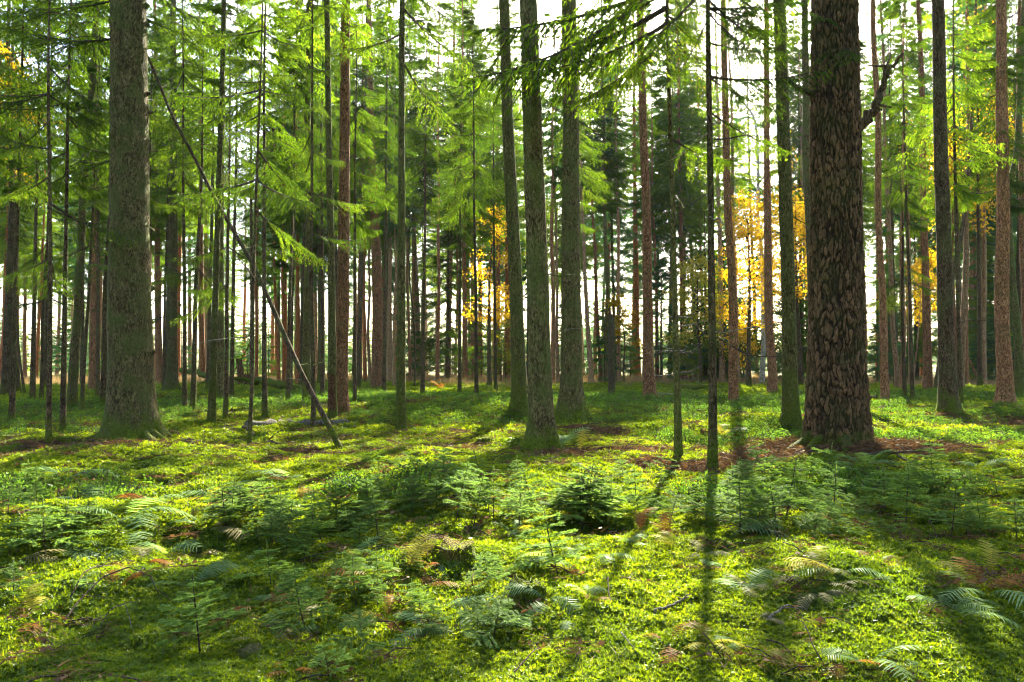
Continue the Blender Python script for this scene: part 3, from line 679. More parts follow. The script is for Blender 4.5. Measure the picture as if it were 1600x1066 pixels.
HI_FOLIAGE = []
def build_tree(e, idx):
    bx, by, w, tx, ty, bark, kind, label = e
    r = np.random.default_rng(1000 + idx)
    x, y = gpt(bx, by); z0 = float(H(x, y)) - 0.02
    top = apt(tx, ty, y); Z1 = top[2] - z0; dx = top[0] - x
    r0 = w * y / FPX / 2
    if kind == 'T':
        H0 = r.uniform(21, 27) if r0 > 0.09 else r.uniform(15, 20)
    elif kind == 'U': H0 = r.uniform(8.5, 11.5)
    else: H0 = max(Z1, 3.0) + 0.5
    dyl = r.normal(0, 0.02) * Z1
    ax = lean_axis(dx, dyl, Z1, (0.03 if y < 17 else 0.12) if kind != 'U' else 0.07, idx, H0)
    zf = top_of_frame(y) + 0.8
    name = 'pine_tree' if bark == 'pine' else 'spruce_tree'
    root = thing(name, label, 'tree', (x, y, z0))
    near = y < 18
    if bark == 'pine':
        me, rad = pine_trunk('trunk', ax, 24.0, r0, BARK['pine'], r); H0 = 24.0
    elif e is BIGLEFT:
        me, rad = trunk_mesh('trunk', ax, H0, r0, BARK[bark], 64, zf, r, flare=0.6, flare_h=0.27, lobes=5, rough=0.022, dz=0.05, knots=34)
    else:
        big = w >= 17
        me, rad = trunk_mesh('trunk', ax, H0, r0, BARK[bark], 36 if near and big else (18 if y < 26 else 10), zf, r,
                             flare=(0.75 if big else 0.35) * r.uniform(0.7, 1.2) + (0.35 if bx in (893, 268) else 0), flare_h=0.28 if big else 0.18, lobes=int(r.integers(4, 7)),
                             rough=0.03 if big else 0.05, dz=0.08 if near else (0.3 if y < 28 else 0.9), knots=(int(26 if big else 12) if near else (8 if y < 24 else 0)))
    link('trunk', me, root)
    if y < 24 and w >= 17:
        for q in range(int(r.integers(4, 7))):
            a = r.uniform(0, 6.28) if q else PI + 0.25; L = r0 * r.uniform(1.6, 3.0) + 0.15; ts = np.linspace(0, 1, 9)
            rd = r0 * 0.55 + (L + r0 * 0.3) * ts; aa = a + 0.35 * r.normal() * ts ** 2
            X, Y = np.cos(aa) * rd, np.sin(aa) * rd
            Z = H(x + X, y + Y) - z0 + r0 * 0.75 * np.exp(-ts * 4.5) * (0.75 if bark == 'pine' else 1) + 0.03 - 0.09 * ts ** 2
            mr = MB(); tube(mr, np.stack([X, Y, Z], 1), r0 * (0.34 * np.exp(-ts * 2.2)) + 0.012, 10, jit=lambda PP, an: 1 + 0.2 * noise3(np.cos(an)[None] * 2 + PP[:, :1] * 4, np.sin(an)[None] * 2, PP[:, 1:2] * 5, q))
            link('root', mr.mesh('root', [BARK['mossy'] if bark == 'pine' else BARK['rootmoss']]), root)
    if y < 22 and w >= 17 and bark != 'pine':
        n = 900 if e is BIGLEFT else 420; a = r.uniform(0, 6.28, n); zz = r.exponential(0.16, n) - 0.02; co = np.array(me.vertices[0].co)
        V = np.empty(len(me.vertices) * 3, np.float32); me.vertices.foreach_get('co', V); V = V.reshape(-1, 3); V = V[(V[:, 2] < 1.0) & (V[:, 2] > -0.1)]
        pick = V[r.choice(len(V), n, p=np.exp(-np.clip(V[:, 2], 0, 9) / 0.2) / np.exp(-np.clip(V[:, 2], 0, 9) / 0.2).sum())]
        out = norm(pick * np.array([1, 1, 0]) + 1e-6); pick = pick + r.normal(0, 0.012, (n, 3)); mc = MB()
        for q in range(3): shoots_to(mc, pick, out + np.array([0, 0, 0.3]) + r.normal(0, 0.6, (n, 3)), r.uniform(0.015, 0.035, n), r.uniform(0.008, 0.016, n), r, cross=False)
        mo = link('moss_cover', mc.mesh('moss_cover', [MOSS]), root); mo['kind'] = 'stuff'
    # crown
    if kind == 'T':
        zc = H0 * r.uniform(0.42, 0.55)
        if y > 34: zc = H0 * r.uniform(0.36, 0.5)
        if bx < 560 and y > 17: zc *= 0.72
        if bx in (206, 847, 893, 814): zc = H0 * 0.42
        lod = lambda z: (0 if y > 22 else 2) if z < zf + 0.5 else 1
        mats = [NEEDLE_D if (bark in ('tan',) and idx % 2) else (NEEDLE_L if idx % 4 == 0 else NEEDLE), BARK['twig']]
        cm = crown_mesh('crown', ax, H0, zc, r.uniform(1.7, 2.4) if r0 > 0.09 else r.uniform(1.2, 1.6), r, lod, base=(x, y, z0), mats=mats, per_m=11 if y > 22 else 8)
        link('crown', cm, root)
    elif kind == 'U':
        zc = r.uniform(2.9, 3.8)
        if bx in (1060, 1113): zc = 4.3
        # live boughs in view are boughs of their own
        z = zc; nb = 0
        while z < min(zf + 0.3, H0 - 1.0):
            for k in range(r.integers(2, 4)):
                yaw = r.uniform(0, 2 * PI); f = (z - zc) / (H0 - zc)
                L = r.uniform(0.9, 1.5) * (1 - f) ** 0.6
                a = ax(z); mid = np.array([x + a[0] + math.cos(yaw) * L, y + a[1] + math.sin(yaw) * L, z + z0 - 0.2])
                g = mid - SUN * (mid[2] / SUN[2])
                if r.random() < gap(g[0], g[1]) * 0.75: continue
                link('bough', NEARB[r.integers(0, 6)], root, loc=(a[0], a[1], z), rot=(r.normal(0, 0.1), r.uniform(-0.1, 0.3), yaw), scale=L / 1.6 * r.uniform(0.9, 1.2)); nb += 1
            z += 0.42
        cm = crown_mesh('crown', ax, H0, min(zf + 0.3, H0 - 1.2), 1.2, r, lambda z: 1, base=(x, y, z0), per_m=5)
        link('crown', cm, root)
    # bare dead branches on the lower trunk
    nd_ = 0
    if kind != 'N' and y < 34:
        nd_ = int(r.integers(4, 9)) if y < 18 else int(r.integers(3, 7))
        if bark == 'pine': nd_ = 0
    for k in range(nd_):
        z = r.uniform(1.4, min(zf, H0 * 0.4)); yaw = r.choice([0, PI]) + r.normal(0, 0.6); a = ax(z); q = rad(z) * 0.85
        link('dead_branch', DEADB[r.integers(0, 6)], root, loc=(a[0] + math.cos(yaw) * q, a[1] + math.sin(yaw) * q, z), rot=(r.normal(0, 0.4), r.normal(0.0, 0.25), yaw), scale=r.uniform(0.3, 0.95) * (1 + (y > 18) * 0.5))
    return root, ax, rad, (x, y, z0)

for i, e in enumerate(TREES):
    res = build_tree(e, i)
    if e[0] == 1060: T1060 = res
    if e[0] == 1113: T1113 = res
    if e[0] == 520: T520 = res
    if e[0] == 627: T627 = res
TBIG = build_tree(BIGLEFT, 300)
TPINE = build_tree(PINE, 301)

# --- boughs hung low across the top of the picture
def hang_bough(res, px0, py0, px1, py1, n=0, sc=1.0, side=0.0, roll=0.0):
    """a bough of the tree from its trunk at photo height py0 towards the photo point (px1, py1)"""
    root, ax, rad, (x, y, z0) = res
    z = apt(px0, py0, y)[2] - z0; a = ax(z)
    p0 = np.array([x + a[0], y + a[1], z + z0]); p1 = apt(px1, py1, y + side)
    d = p1 - p0; L = np.linalg.norm(d)
    yaw = math.atan2(d[1], d[0]); pit = -math.asin(d[2] / L)
    me = NEARB[n]
    link('bough', me, root, loc=(a[0], a[1], z), rot=(roll, pit - 0.22, yaw), scale=L / 1.62 * sc)
for a in [(1056, 30, 845, 130, 0, 1.0, -0.6), (1056, -40, 780, 60, 3, 1.0, -0.9), (1056, 50, 905, 180, 0, 0.9, -0.2), (1056, 0, 960, 60, 1, 1.0, 0.5),
          (1056, 45, 1150, 140, 1, 1.0, 0.4), (1056, -60, 930, 10, 4, 1, 0.3), (1056, 20, 1010, 130, 0, 0.9, -1.0), (1056, -20, 870, 70, 0, 1.0, 0.2), (1056, 5, 745, 145, 0, 1.0, -0.3), (1056, 60, 870, 150, 3, 0.9, 0.2), (1056, -30, 720, 80, 0, 0.9, -0.6)]:
    hang_bough(T1060, *a)
for a in [(1110, -30, 1000, 60, 1, 1, -0.5), (1110, 0, 1230, 90, 4, 1, 0.5), (1110, 30, 1040, 130, 3, 0.9, 0.6), (1110, 20, 1180, 110, 2, 1, -0.5), (1110, -60, 900, -10, 0, 1, -0.8)]:
    hang_bough(T1113, *a)
for a in [(205, 20, 330, 60, 1, 1, 0.5), (205, 60, 60, 90, 2, 1, 0.6), (205, 160, 300, 215, 4, 1, 0.9), (205, -30, 380, 20, 3, 1, -0.5), (205, 240, 130, 280, 2, 1, 0.9), (205, 300, 275, 330, 0, 1, 0.7), (205, 0, 30, 20, 4, 1, -0.4)]:
    hang_bough(TBIG, *a)
for a in [(631, 20, 760, 110, 1, 1, 0.3), (631, 60, 540, 100, 2, 1, 0.6), (631, -20, 720, 40, 4, 1, -0.5), (631, 100, 700, 190, 1, 1, 0.8)]:
    hang_bough(T627, *a)
for a in [(1300, 60, 1340, 110, 2, 1, -0.75), (1300, 30, 1262, 40, 2, 1, -0.6)]:
    hang_bough(TPINE, *a)

# --- pale dead branches on the slim green spruce and the pine's dead limbs
def limb(res, pts, r0, name='dead_branch', bark='dead', sides=6, twigs=0, seed=0):
    """pts: (px, py, depth offset) of a limb starting at the trunk"""
    root, ax, rad, (x, y, z0) = res
    P = np.array([apt(px, py, y + o) for px, py, o in pts]) - np.array([x, y, z0])
    t = np.linspace(0, 1, len(P)); tt = np.linspace(0, 1, 3 * len(P))
    Q = np.stack([np.interp(tt, t, P[:, k]) for k in range(3)], 1)
    r = np.random.default_rng(seed + 40); Q[1:] += r.normal(0, r0 * 0.35, Q[1:].shape)
    mb = MB(); tube(mb, Q, r0 * (1 - 0.75 * tt) + 0.001, sides)
    for k in range(twigs):
        i = r.integers(len(Q) // 3, len(Q)); d = norm(np.array([r.normal(), r.normal(0, 0.6), r.normal(0.1, 0.6)]))
        ln = r.uniform(0.08, 0.3); tube(mb, Q[i] + d * (ln * np.linspace(0, 1, 4))[:, None], r0 * 0.35 * np.linspace(1, 0.3, 4), 4)
    link(name, mb.mesh(name, [BARK[bark]]), root)
for k, (p, q, m) in enumerate([((1058, 548), (1005, 543), (1030, 549)), ((1060, 552), (1096, 537), (1080, 550)), ((1058, 584), (1006, 582), (1030, 588)), ((1061, 583), (1094, 573), (1080, 580)),
                               ((1058, 494), (1028, 490), (1040, 497)), ((1058, 496), (1086, 489), (1072, 495)), ((1060, 548), (1074, 540), (1068, 548)), ((1058, 510), (1100, 500), (1080, 508)),
                               ((1059, 615), (1022, 612), (1040, 616)), ((1058, 545), (1029, 537), (1042, 545))]):
    limb(T1060, [(p[0], p[1], 0), (m[0], m[1], -0.1 + 0.05 * k), (q[0], q[1], -0.15 + 0.07 * k)], 0.007, bark='dead', twigs=2, seed=k)
limb(TPINE, [(1340, 205, -0.05), (1356, 185, -0.1), (1366, 165, -0.1), (1378, 140, -0.1), (1392, 112, -0.15), (1408, 82, -0.2)], 0.075, name='dead_limb', bark='dark', sides=10, twigs=3, seed=1)
limb(TPINE, [(1378, 138, -0.1), (1383, 112, -0.05), (1393, 82, 0.0)], 0.03, name='dead_limb', bark='dark', sides=8, seed=2)
limb(TPINE, [(1366, 167, -0.1), (1378, 172, -0.15)], 0.025, name='dead_limb', bark='dark', sides=8, seed=3)
limb(TPINE, [(1275, 152, -0.1), (1250, 140, -0.15), (1234, 128, -0.2)], 0.045, name='dead_limb', bark='mossy', sides=8, seed=4)

# torn bark wound on the spruce left of centre
def wound(res, py0, py1, pxw):
    root, ax, rad, (x, y, z0) = res
    zA, zB = apt(0, py0, y)[2] - z0, apt(0, py1, y)[2] - z0
    zs = np.linspace(zB, zA, 14); mb = MB(); V = []
    r = np.random.default_rng(3)
    for z in zs:
        a = ax(z); R = rad(z) + 0.012
        c = r.normal(0, 0.06)
        for t in np.linspace(-0.75 + c, 0.85 + c, 9):
            th = -PI / 2 + t; V.append([a[0] + R * math.cos(th) * (1 + 0.02 * r.random()), a[1] + R * math.sin(th), z])
    n, k = len(zs), 9
    Q = [[i * k + j, i * k + j + 1, (i + 1) * k + j + 1, (i + 1) * k + j] for i in range(n - 1) for j in range(k - 1)]
    mb.add(np.array(V), quads=Q); o = link('bark_wound', mb.mesh('bark_wound', [BARK['rotten']]), root); o['label'] = 'bare reddish wood where the bark is torn off'
wound(T520, 585, 640, 12)

# --- curved and forked broadleaf trunks
def curved_tree(name, label, by, pts, w0, bark, leaf=None, forks=(), seed=0, H_extra=6):
    px0 = pts[0][0]; x, y = gpt(px0, by); z0 = float(H(x, y)) - 0.05
    r = np.random.default_rng(seed)
    P = np.array([apt(a, b, y) for a, b in pts]) - np.array([x, y, z0]); P[0] = (0, 0, -0.1)
    last = P[-1] - P[-2]; P = np.vstack([P, P[-1] + norm(last) * H_extra * 0.5 + np.array([0, 0, 1]), P[-1] + norm(last) * H_extra * 0.7 + np.array([0.3, 0, H_extra * 0.6])])
    t = np.concatenate([[0], np.cumsum(np.linalg.norm(np.diff(P, axis=0), axis=1))]); tt = np.linspace(0, t[-1], 60)
    Q = np.stack([np.interp(tt, t, P[:, k]) for k in range(3)], 1)
    for _ in range(3): Q[1:-1] = (Q[:-2] + 2 * Q[1:-1] + Q[2:]) / 4
    r0 = w0 * y / FPX / 2
    root = thing(name, label, 'tree', (x, y, z0))
    mb = MB(); tube(mb, Q, r0 * (1 - 0.8 * tt / tt[-1]) * (1 + 0.5 * np.exp(-tt / 0.4)), 12, jit=lambda PP, an: 1 + 0.08 * noise3(np.cos(an)[None] * 2, np.sin(an)[None] * 2, PP[:, 2:3] * 2, seed))
    link('trunk', mb.mesh('trunk', [BARK[bark]]), root)
    tips = [Q[-1], Q[-8], Q[-15]]
    for fp in forks:
        F = np.array([apt(a, b, y + o) for a, b, o in fp]) - np.array([x, y, z0])
        ft = np.linspace(0, 1, len(F)); fq = np.linspace(0, 1, 16)
        G = np.stack([np.interp(fq, ft, F[:, k]) for k in range(3)], 1)
        for _ in range(2): G[1:-1] = (G[:-2] + 2 * G[1:-1] + G[2:]) / 4
        mb = MB(); tube(mb, G, r0 * 0.5 * (1 - 0.75 * fq), 8); link('limb', mb.mesh('limb', [BARK[bark]]), root)
        tips += [G[-1], G[-5]]
    if leaf is not None:
        mb = MB(); tips = np.array(tips)
        for c in tips:
            n = 160
            P2 = c + r.normal(0, 1, (n, 3)) * np.array([0.9, 0.9, 0.7])
            shoots_to(mb, P2, norm(r.normal(0, 1, (n, 3)) + np.array([0, 0, -0.6])), r.uniform(0.07, 0.13, n), r.uniform(0.05, 0.09, n), r, cross=False)
        link('crown', mb.mesh('crown', [leaf]), root)
    return root
curved_tree('forked_tree', 'crooked dark forked tree leaning from behind the dark thick spruce', 614, [(1462, 614), (1474, 520), (1487, 435), (1500, 380), (1509, 320), (1514, 270), (1517, 215), (1520, 150)], 9, 'dark', GOLD,
            [[(1513, 290, 0), (1498, 262, 0.3), (1486, 245, 0.4), (1476, 232, 0.5)], [(1516, 260, 0), (1526, 235, -0.2), (1538, 205, -0.3), (1546, 170, -0.3)]], 21)
curved_tree('crooked_tree', 'crooked mossy trunk with a kink behind the thick red-brown spruce', 625, [(1594, 625), (1592, 560), (1588, 500), (1579, 430), (1575, 340), (1574, 295), (1584, 270), (1590, 230), (1593, 150), (1597, 80)], 14, 'green', NEEDLE, [], 22)
curved_tree('birch_tree', 'pale wavy birch trunk left of the orange-brown trunk', 603, [(1190, 603), (1193, 540), (1192, 470), (1190, 390), (1183, 330), (1185, 280), (1184, 220), (1178, 175), (1165, 165)], 8, 'birch', GOLD,
            [[(1186, 285, 0), (1200, 270, 0.2), (1208, 255, 0.3)]], 23)

# --- broken snags and the leaning dead trunk
def snag(label, bx, by, w, tx, ty, bark, seed, name='broken_snag'):
    x, y = gpt(bx, by); z0 = float(H(x, y)) - 0.02; t = apt(tx, ty, y); Z1 = t[2] - z0; r = np.random.default_rng(seed)
    ax = lean_axis(t[0] - x, 0, Z1, 0.01, seed, Z1)
    root = thing(name, label, 'snag', (x, y, z0)); R0 = w * y / FPX / 2
    zs = np.concatenate([[-0.2, -0.05, 0.05, 0.15], np.linspace(0.3, Z1, 26)]); P = np.array([[*ax(z), z] for z in zs])
    mb = MB(); sd = 16
    jag = r.uniform(-0.25, 0.0, sd) * min(1, Z1 * 0.25)
    tube(mb, P, R0 * (1 - 0.12 * np.clip(zs, 0, None) / Z1) * (1 + 0.35 * np.exp(-np.clip(zs, 0, None) / 0.12)), sd, jit=lambda PP, an: 1 + 0.10 * noise3(np.cos(an)[None] * 3, np.sin(an)[None] * 3, PP[:, 2:3] * 3, seed))
    v = mb.v[0]; last = (len(zs) - 1) * sd; v[last:last + sd, 2] += jag
    v[-1, 2] -= 0.15 * min(1, Z1 * 0.4)
    link('trunk', mb.mesh('trunk', [BARK[bark]]), root)
    sp = MB()
    for k in range(4):
        a = r.uniform(0, 6.28); q = np.array([[*ax(Z1), Z1]]) + np.array([[math.cos(a) * R0 * 0.8, math.sin(a) * R0 * 0.8, -0.15], [math.cos(a) * R0 * 0.75, math.sin(a) * R0 * 0.75, 0.02], [math.cos(a) * R0 * 0.7, math.sin(a) * R0 * 0.7, r.uniform(0.05, 0.16) * min(1, Z1)]])
        tube(sp, q, [R0 * 0.3, R0 * 0.2, 0.003], 5)
    link('splinter', sp.mesh('splinter', [BARK['rotten']]), root)
    return root
snag('tall broken mossy snag with a flat top right of centre', 956, 627, 11, 955, 488, 'mossy', 31)
snag('thin short dead pole standing in the bright gap left of centre', 660, 606, 4, 658, 546, 'dark', 32)
snag('short broken reddish stump splintering upwards at the far left clearing', 378, 606, 10, 374, 562, 'rotten', 33)
snag('low red rotten stump behind the dark fallen branch at left', 384, 606, 9, 386, 585, 'rotten', 34)

def log_thing(label, name, p, r0, bark, seed, cat='log', twigs=0, lift=0.02, sides=12, taper=0.5, wob=0.5, twl=0.5):
    """p: photo points along a log or stick lying on the ground (px, py[, extra height])"""
    W = []
    for q in p:
        x, y = gpt(q[0], q[1]); W.append([x, y, float(H(x, y)) + r0 * 0.6 + lift + (q[2] if len(q) > 2 else 0)])
    W = np.array(W); o = W[0].copy(); W -= o
    t = np.concatenate([[0], np.cumsum(np.linalg.norm(np.diff(W, axis=0), axis=1))]); n = max(8, len(W) * 4); tt = np.linspace(0, t[-1], n)
    Q = np.stack([np.interp(tt, t, W[:, k]) for k in range(3)], 1); r = np.random.default_rng(seed)
    Q += r.normal(0, r0 * wob * 0.5, Q.shape)
    mb = MB(); tube(mb, Q, r0 * (1 - taper * tt / tt[-1]), sides, jit=lambda PP, an: 1 + 0.12 * noise3(np.cos(an)[None] * 2 + PP[:, :1] * 3, np.sin(an)[None] * 2, PP[:, 1:2] * 3, seed))
    if not twigs:
        return tag(link(name, mb.mesh(name, [BARK[bark]]), loc=o), label, cat)
    root = thing(name, label, cat, tuple(o)); link('stem', mb.mesh('stem', [BARK[bark]]), root)
    for k in range(twigs):
        i = r.integers(n // 4, n); d = norm(np.array([r.normal(), r.normal(0, 0.8), abs(r.normal(0.2, 0.5))])); ln = r.uniform(0.3, 1.0) * twl
        m2 = MB(); q = Q[i] + d * (ln * np.linspace(0, 1, 6))[:, None]; q[:, 2] -= 0.35 * ln * np.linspace(0, 1, 6) ** 2; q += r.normal(0, 0.02 * twl, q.shape) * np.linspace(0, 1, 6)[:, None]
        tube(m2, q, r0 * 0.35 * np.linspace(1, 0.3, 6) + 0.001, 5)
        link('twig', m2.mesh('twig', [BARK[bark]]), root)
    return root

def leaning_trunk():
    x, y = gpt(541, 708); z0 = float(H(x, y)) - 0.03
    p = [(541, 708, 0), (505, 640, 0.3), (470, 570, 0.6), (430, 480, 1.0), (395, 400, 1.4), (350, 320, 1.8), (305, 235, 2.1), (265, 165, 2.3), (243, 110, 2.4), (225, 70, 2.45)]
    P = np.array([apt(a, b, y + o) for a, b, o in p]) - np.array([x, y, z0]); P[0] = (0, 0, -0.05)
    t = np.linspace(0, 1, len(P)); tt = np.linspace(0, 1, 60); Q = np.stack([np.interp(tt, t, P[:, k]) for k in range(3)], 1)
    Q[:, 2] -= 0.16 * np.sin(PI * tt); Q[:, 0] += 0.05 * noise2(tt * 5, 0.4, 77)
    for _ in range(2): Q[1:-1] = (Q[:-2] + 2 * Q[1:-1] + Q[2:]) / 4
    root = thing('leaning_dead_trunk', 'long thin dead trunk leaning diagonally against the big mossy spruce', 'dead tree', (x, y, z0))
    mb = MB(); tube(mb, Q, 0.046 * (1 - 0.6 * tt), 12, jit=lambda PP, an: 1 + 0.12 * noise3(np.cos(an)[None] * 2, np.sin(an)[None] * 2, PP[:, 2:3] * 5, 5))
    link('trunk', mb.mesh('trunk', [BARK['dark']]), root)
    r = np.random.default_rng(8)
    for k in range(24):
        i = r.integers(10, 58); d = r.uniform(0, 6.28)
        link('dead_branch', DEADB[r.integers(0, 6)], root, loc=tuple(Q[i]), rot=(r.normal(0, 0.5), r.normal(-0.3, 0.4), d), scale=r.uniform(0.2, 0.8))
leaning_trunk()

# ------------------------------------------------------------------ the stand behind: tall spruces, young spruces, golden broadleaves
def copy_tree(root, loc, rz, sc, label, group, cat='tree'):
    c = root.copy(); COL.objects.link(c); c.location = loc; c.rotation_euler = (0, 0, rz); c.scale = (sc,) * 3 if np.isscalar(sc) else sc
    tag(c, label, cat, group)
    for ch in root.children:
        k = ch.copy(); COL.objects.link(k); k.parent = c
    return c

def tall_proto(i):
    r = np.random.default_rng(2000 + i); H0 = r.uniform(20, 26)
    ax = lean_axis(r.normal(0, 0.25), r.normal(0, 0.2), 10, 0.05, 2000 + i, H0)
    root = thing('spruce_tree', '', 'tree', (0, 0, 0))
    me, rad = trunk_mesh('trunk', ax, H0, r.uniform(0.11, 0.17), BARK[['red', 'tan', 'spruce', 'orange', 'red'][i]], 8, 18, r, flare=0.3, rough=0.03, dz=1.5)
    link('trunk', me, root)
    cm = crown_mesh('crown', ax, H0, H0 * [0.30, 0.42, 0.22, 0.5, 0.36][i], r.uniform(1.8, 2.5), r, lambda z: 0, mats=[[NEEDLE, NEEDLE, NEEDLE_D, NEEDLE_L, NEEDLE_L][i], BARK['twig']], per_m=13, prof=0.55)
    link('crown', cm, root)
    return root
TALL = [tall_proto(i) for i in range(5)]
def young_proto(i):
    r = np.random.default_rng(2100 + i); H0 = [5.0, 8.0, 11.0, 3.5][i]
    ax = lean_axis(0, 0, 5, 0.03, 2100 + i, H0)
    root = thing('young_spruce', '', 'tree', (0, 0, 0))
    me, rad = trunk_mesh('trunk', ax, H0, 0.012 * H0, BARK['dark'], 7, H0, r, flare=0.2, dz=1.0); link('trunk', me, root)
    cm = crown_mesh('crown', ax, H0, 0.25, 0.22 * H0 + 0.4, r, lambda z: 0, mats=[[NEEDLE_D, NEEDLE_D, NEEDLE, NEEDLE_L][i], BARK['twig']], per_m=8.5, prof=0.85, pitch0=0.05); link('crown', cm, root)
    return root
YOUNG = [young_proto(i) for i in range(4)]

def under_proto(i):
    r = np.random.default_rng(2200 + i); H0 = [12.0, 10.0, 14.0][i]
    ax = lean_axis(r.normal(0, 0.15), 0, 10, 0.06, 2200 + i, H0)
    root = thing('understory_spruce', '', 'tree', (0, 0, 0))
    me, rad = trunk_mesh('trunk', ax, H0, [0.055, 0.045, 0.07][i], BARK['dark'], 10, 10, r, flare=0.3, dz=0.6); link('trunk', me, root)
    cm = crown_mesh('crown', ax, H0, [5.4, 4.6, 6.6][i], [1.45, 1.25, 1.65][i], r, lambda z: 2, mats=[[NEEDLE, NEEDLE_L, NEEDLE][i], BARK['twig']], per_m=9.5, prof=0.6, pitch0=-0.18); link('crown', cm, root)
    return root
UNDER = [under_proto(i) for i in range(3)]

def place_px(px, D):
    x = (px - 800) / FPX * D; return x, D, float(H(x, D)) - 0.05
USED = {}; SEED = None
GOLDS = [((px - 800) / FPX * D, D) for px, D in ((765, 40), (1170, 36), (1250, 38), (1450, 42))]
MARKS = [(-200, 'the left edge'), (76, 'the left pole'), (206, 'the big mossy spruce'), (345, 'the trio by the clearing'), (400, 'the lone slender pole'), (532, 'the thick red-brown pine'), (627, 'the slim mossy spruce'), (728, 'the close far cluster'),
         (835, 'the nearest central spruce'), (892, 'the knotty central spruce'), (956, 'the broken snag'), (1012, 'the dark red-brown spruce'), (1056, 'the slim green spruce'), (1111, 'the slim lichen-speckled spruce'), (1200, 'the orange-brown trunk'), (1232, 'the grey-green spruce'), (1308, 'the thick pine'),
         (1378, 'the slim orange-brown spruce'), (1445, 'the grey-red spruce'), (1475, 'the dark thick spruce'), (1563, 'the thick right-edge spruce'), (1800, 'the right edge')]
def between(px):
    for (a, la), (b, lb) in zip(MARKS, MARKS[1:]):
        if a <= px < b: return 'between ' + la + ' and ' + lb
def put(protos, i, loc, rz, sc, label, group, cat='tree'):
    root = protos[i]
    if protos is not YOUNG and protos is not SEED:
        zz = np.arange(5.0, 25.0, 0.5); gx, gy = loc[0] - SUN[0] / SUN[2] * zz, loc[1] - SUN[1] / SUN[2] * zz
        if np.any((abs(gx - 0.4) < 2.2) & (gy > 2.5) & (gy < 9.5)): return None      # keep the sunlit clump open to the sky
    if protos is TALL:
        for gx, gd in GOLDS:
            k = loc[1] - gd
            if k > 2 and abs(loc[0] - gx - SUN[0] / SUN[1] * k) < 2.3 and 6 + k * SUN[2] / SUN[1] < 24: return None     # the golden trees stand in the sun
    if root.name not in USED:
        USED[root.name] = 1; root.location = loc; root.rotation_euler = (0, 0, rz); root.scale = (sc,) * 3; tag(root, label, cat, group); return root
    return copy_tree(root, loc, rz, sc, label, group, cat)

r = np.random.default_rng(77)
# far tall trees
for k in range(105):
    px = -60 + 1720 * ((k + r.random()) / 105); D = r.choice([r.uniform(47, 62), r.uniform(60, 85), r.uniform(80, 115)])
    if 340 < px < 400 or 640 < px < 700: D = r.uniform(90, 120)
    ti = int(r.integers(0, 5)); lab = ('far' if D < 60 else 'very far') + ' ' + ['reddish', 'tan', 'grey', 'orange', 'red-brown'][ti] + ' spruce trunk ' + between(px)
    put(TALL, ti, place_px(px, D), r.uniform(0, 6.28), r.uniform(0.9, 1.2) * (1.25 if D > 56 else 1), lab, 'tall spruces of the far stand')
for k in range(46):
    px = 420 + 1200 * ((k + r.random()) / 46); D = r.uniform(52, 66)
    if 860 < px < 1130 and k % 2: continue
    D = D; ti = int(r.integers(0, 5)); lab = 'far ' + ['reddish', 'tan', 'grey', 'orange', 'red-brown'][ti] + ' spruce with dense crown ' + between(px)
    put(TALL, ti, place_px(px, D), r.uniform(0, 6.28), r.uniform(1.1, 1.4), lab, 'tall spruces of the far stand')
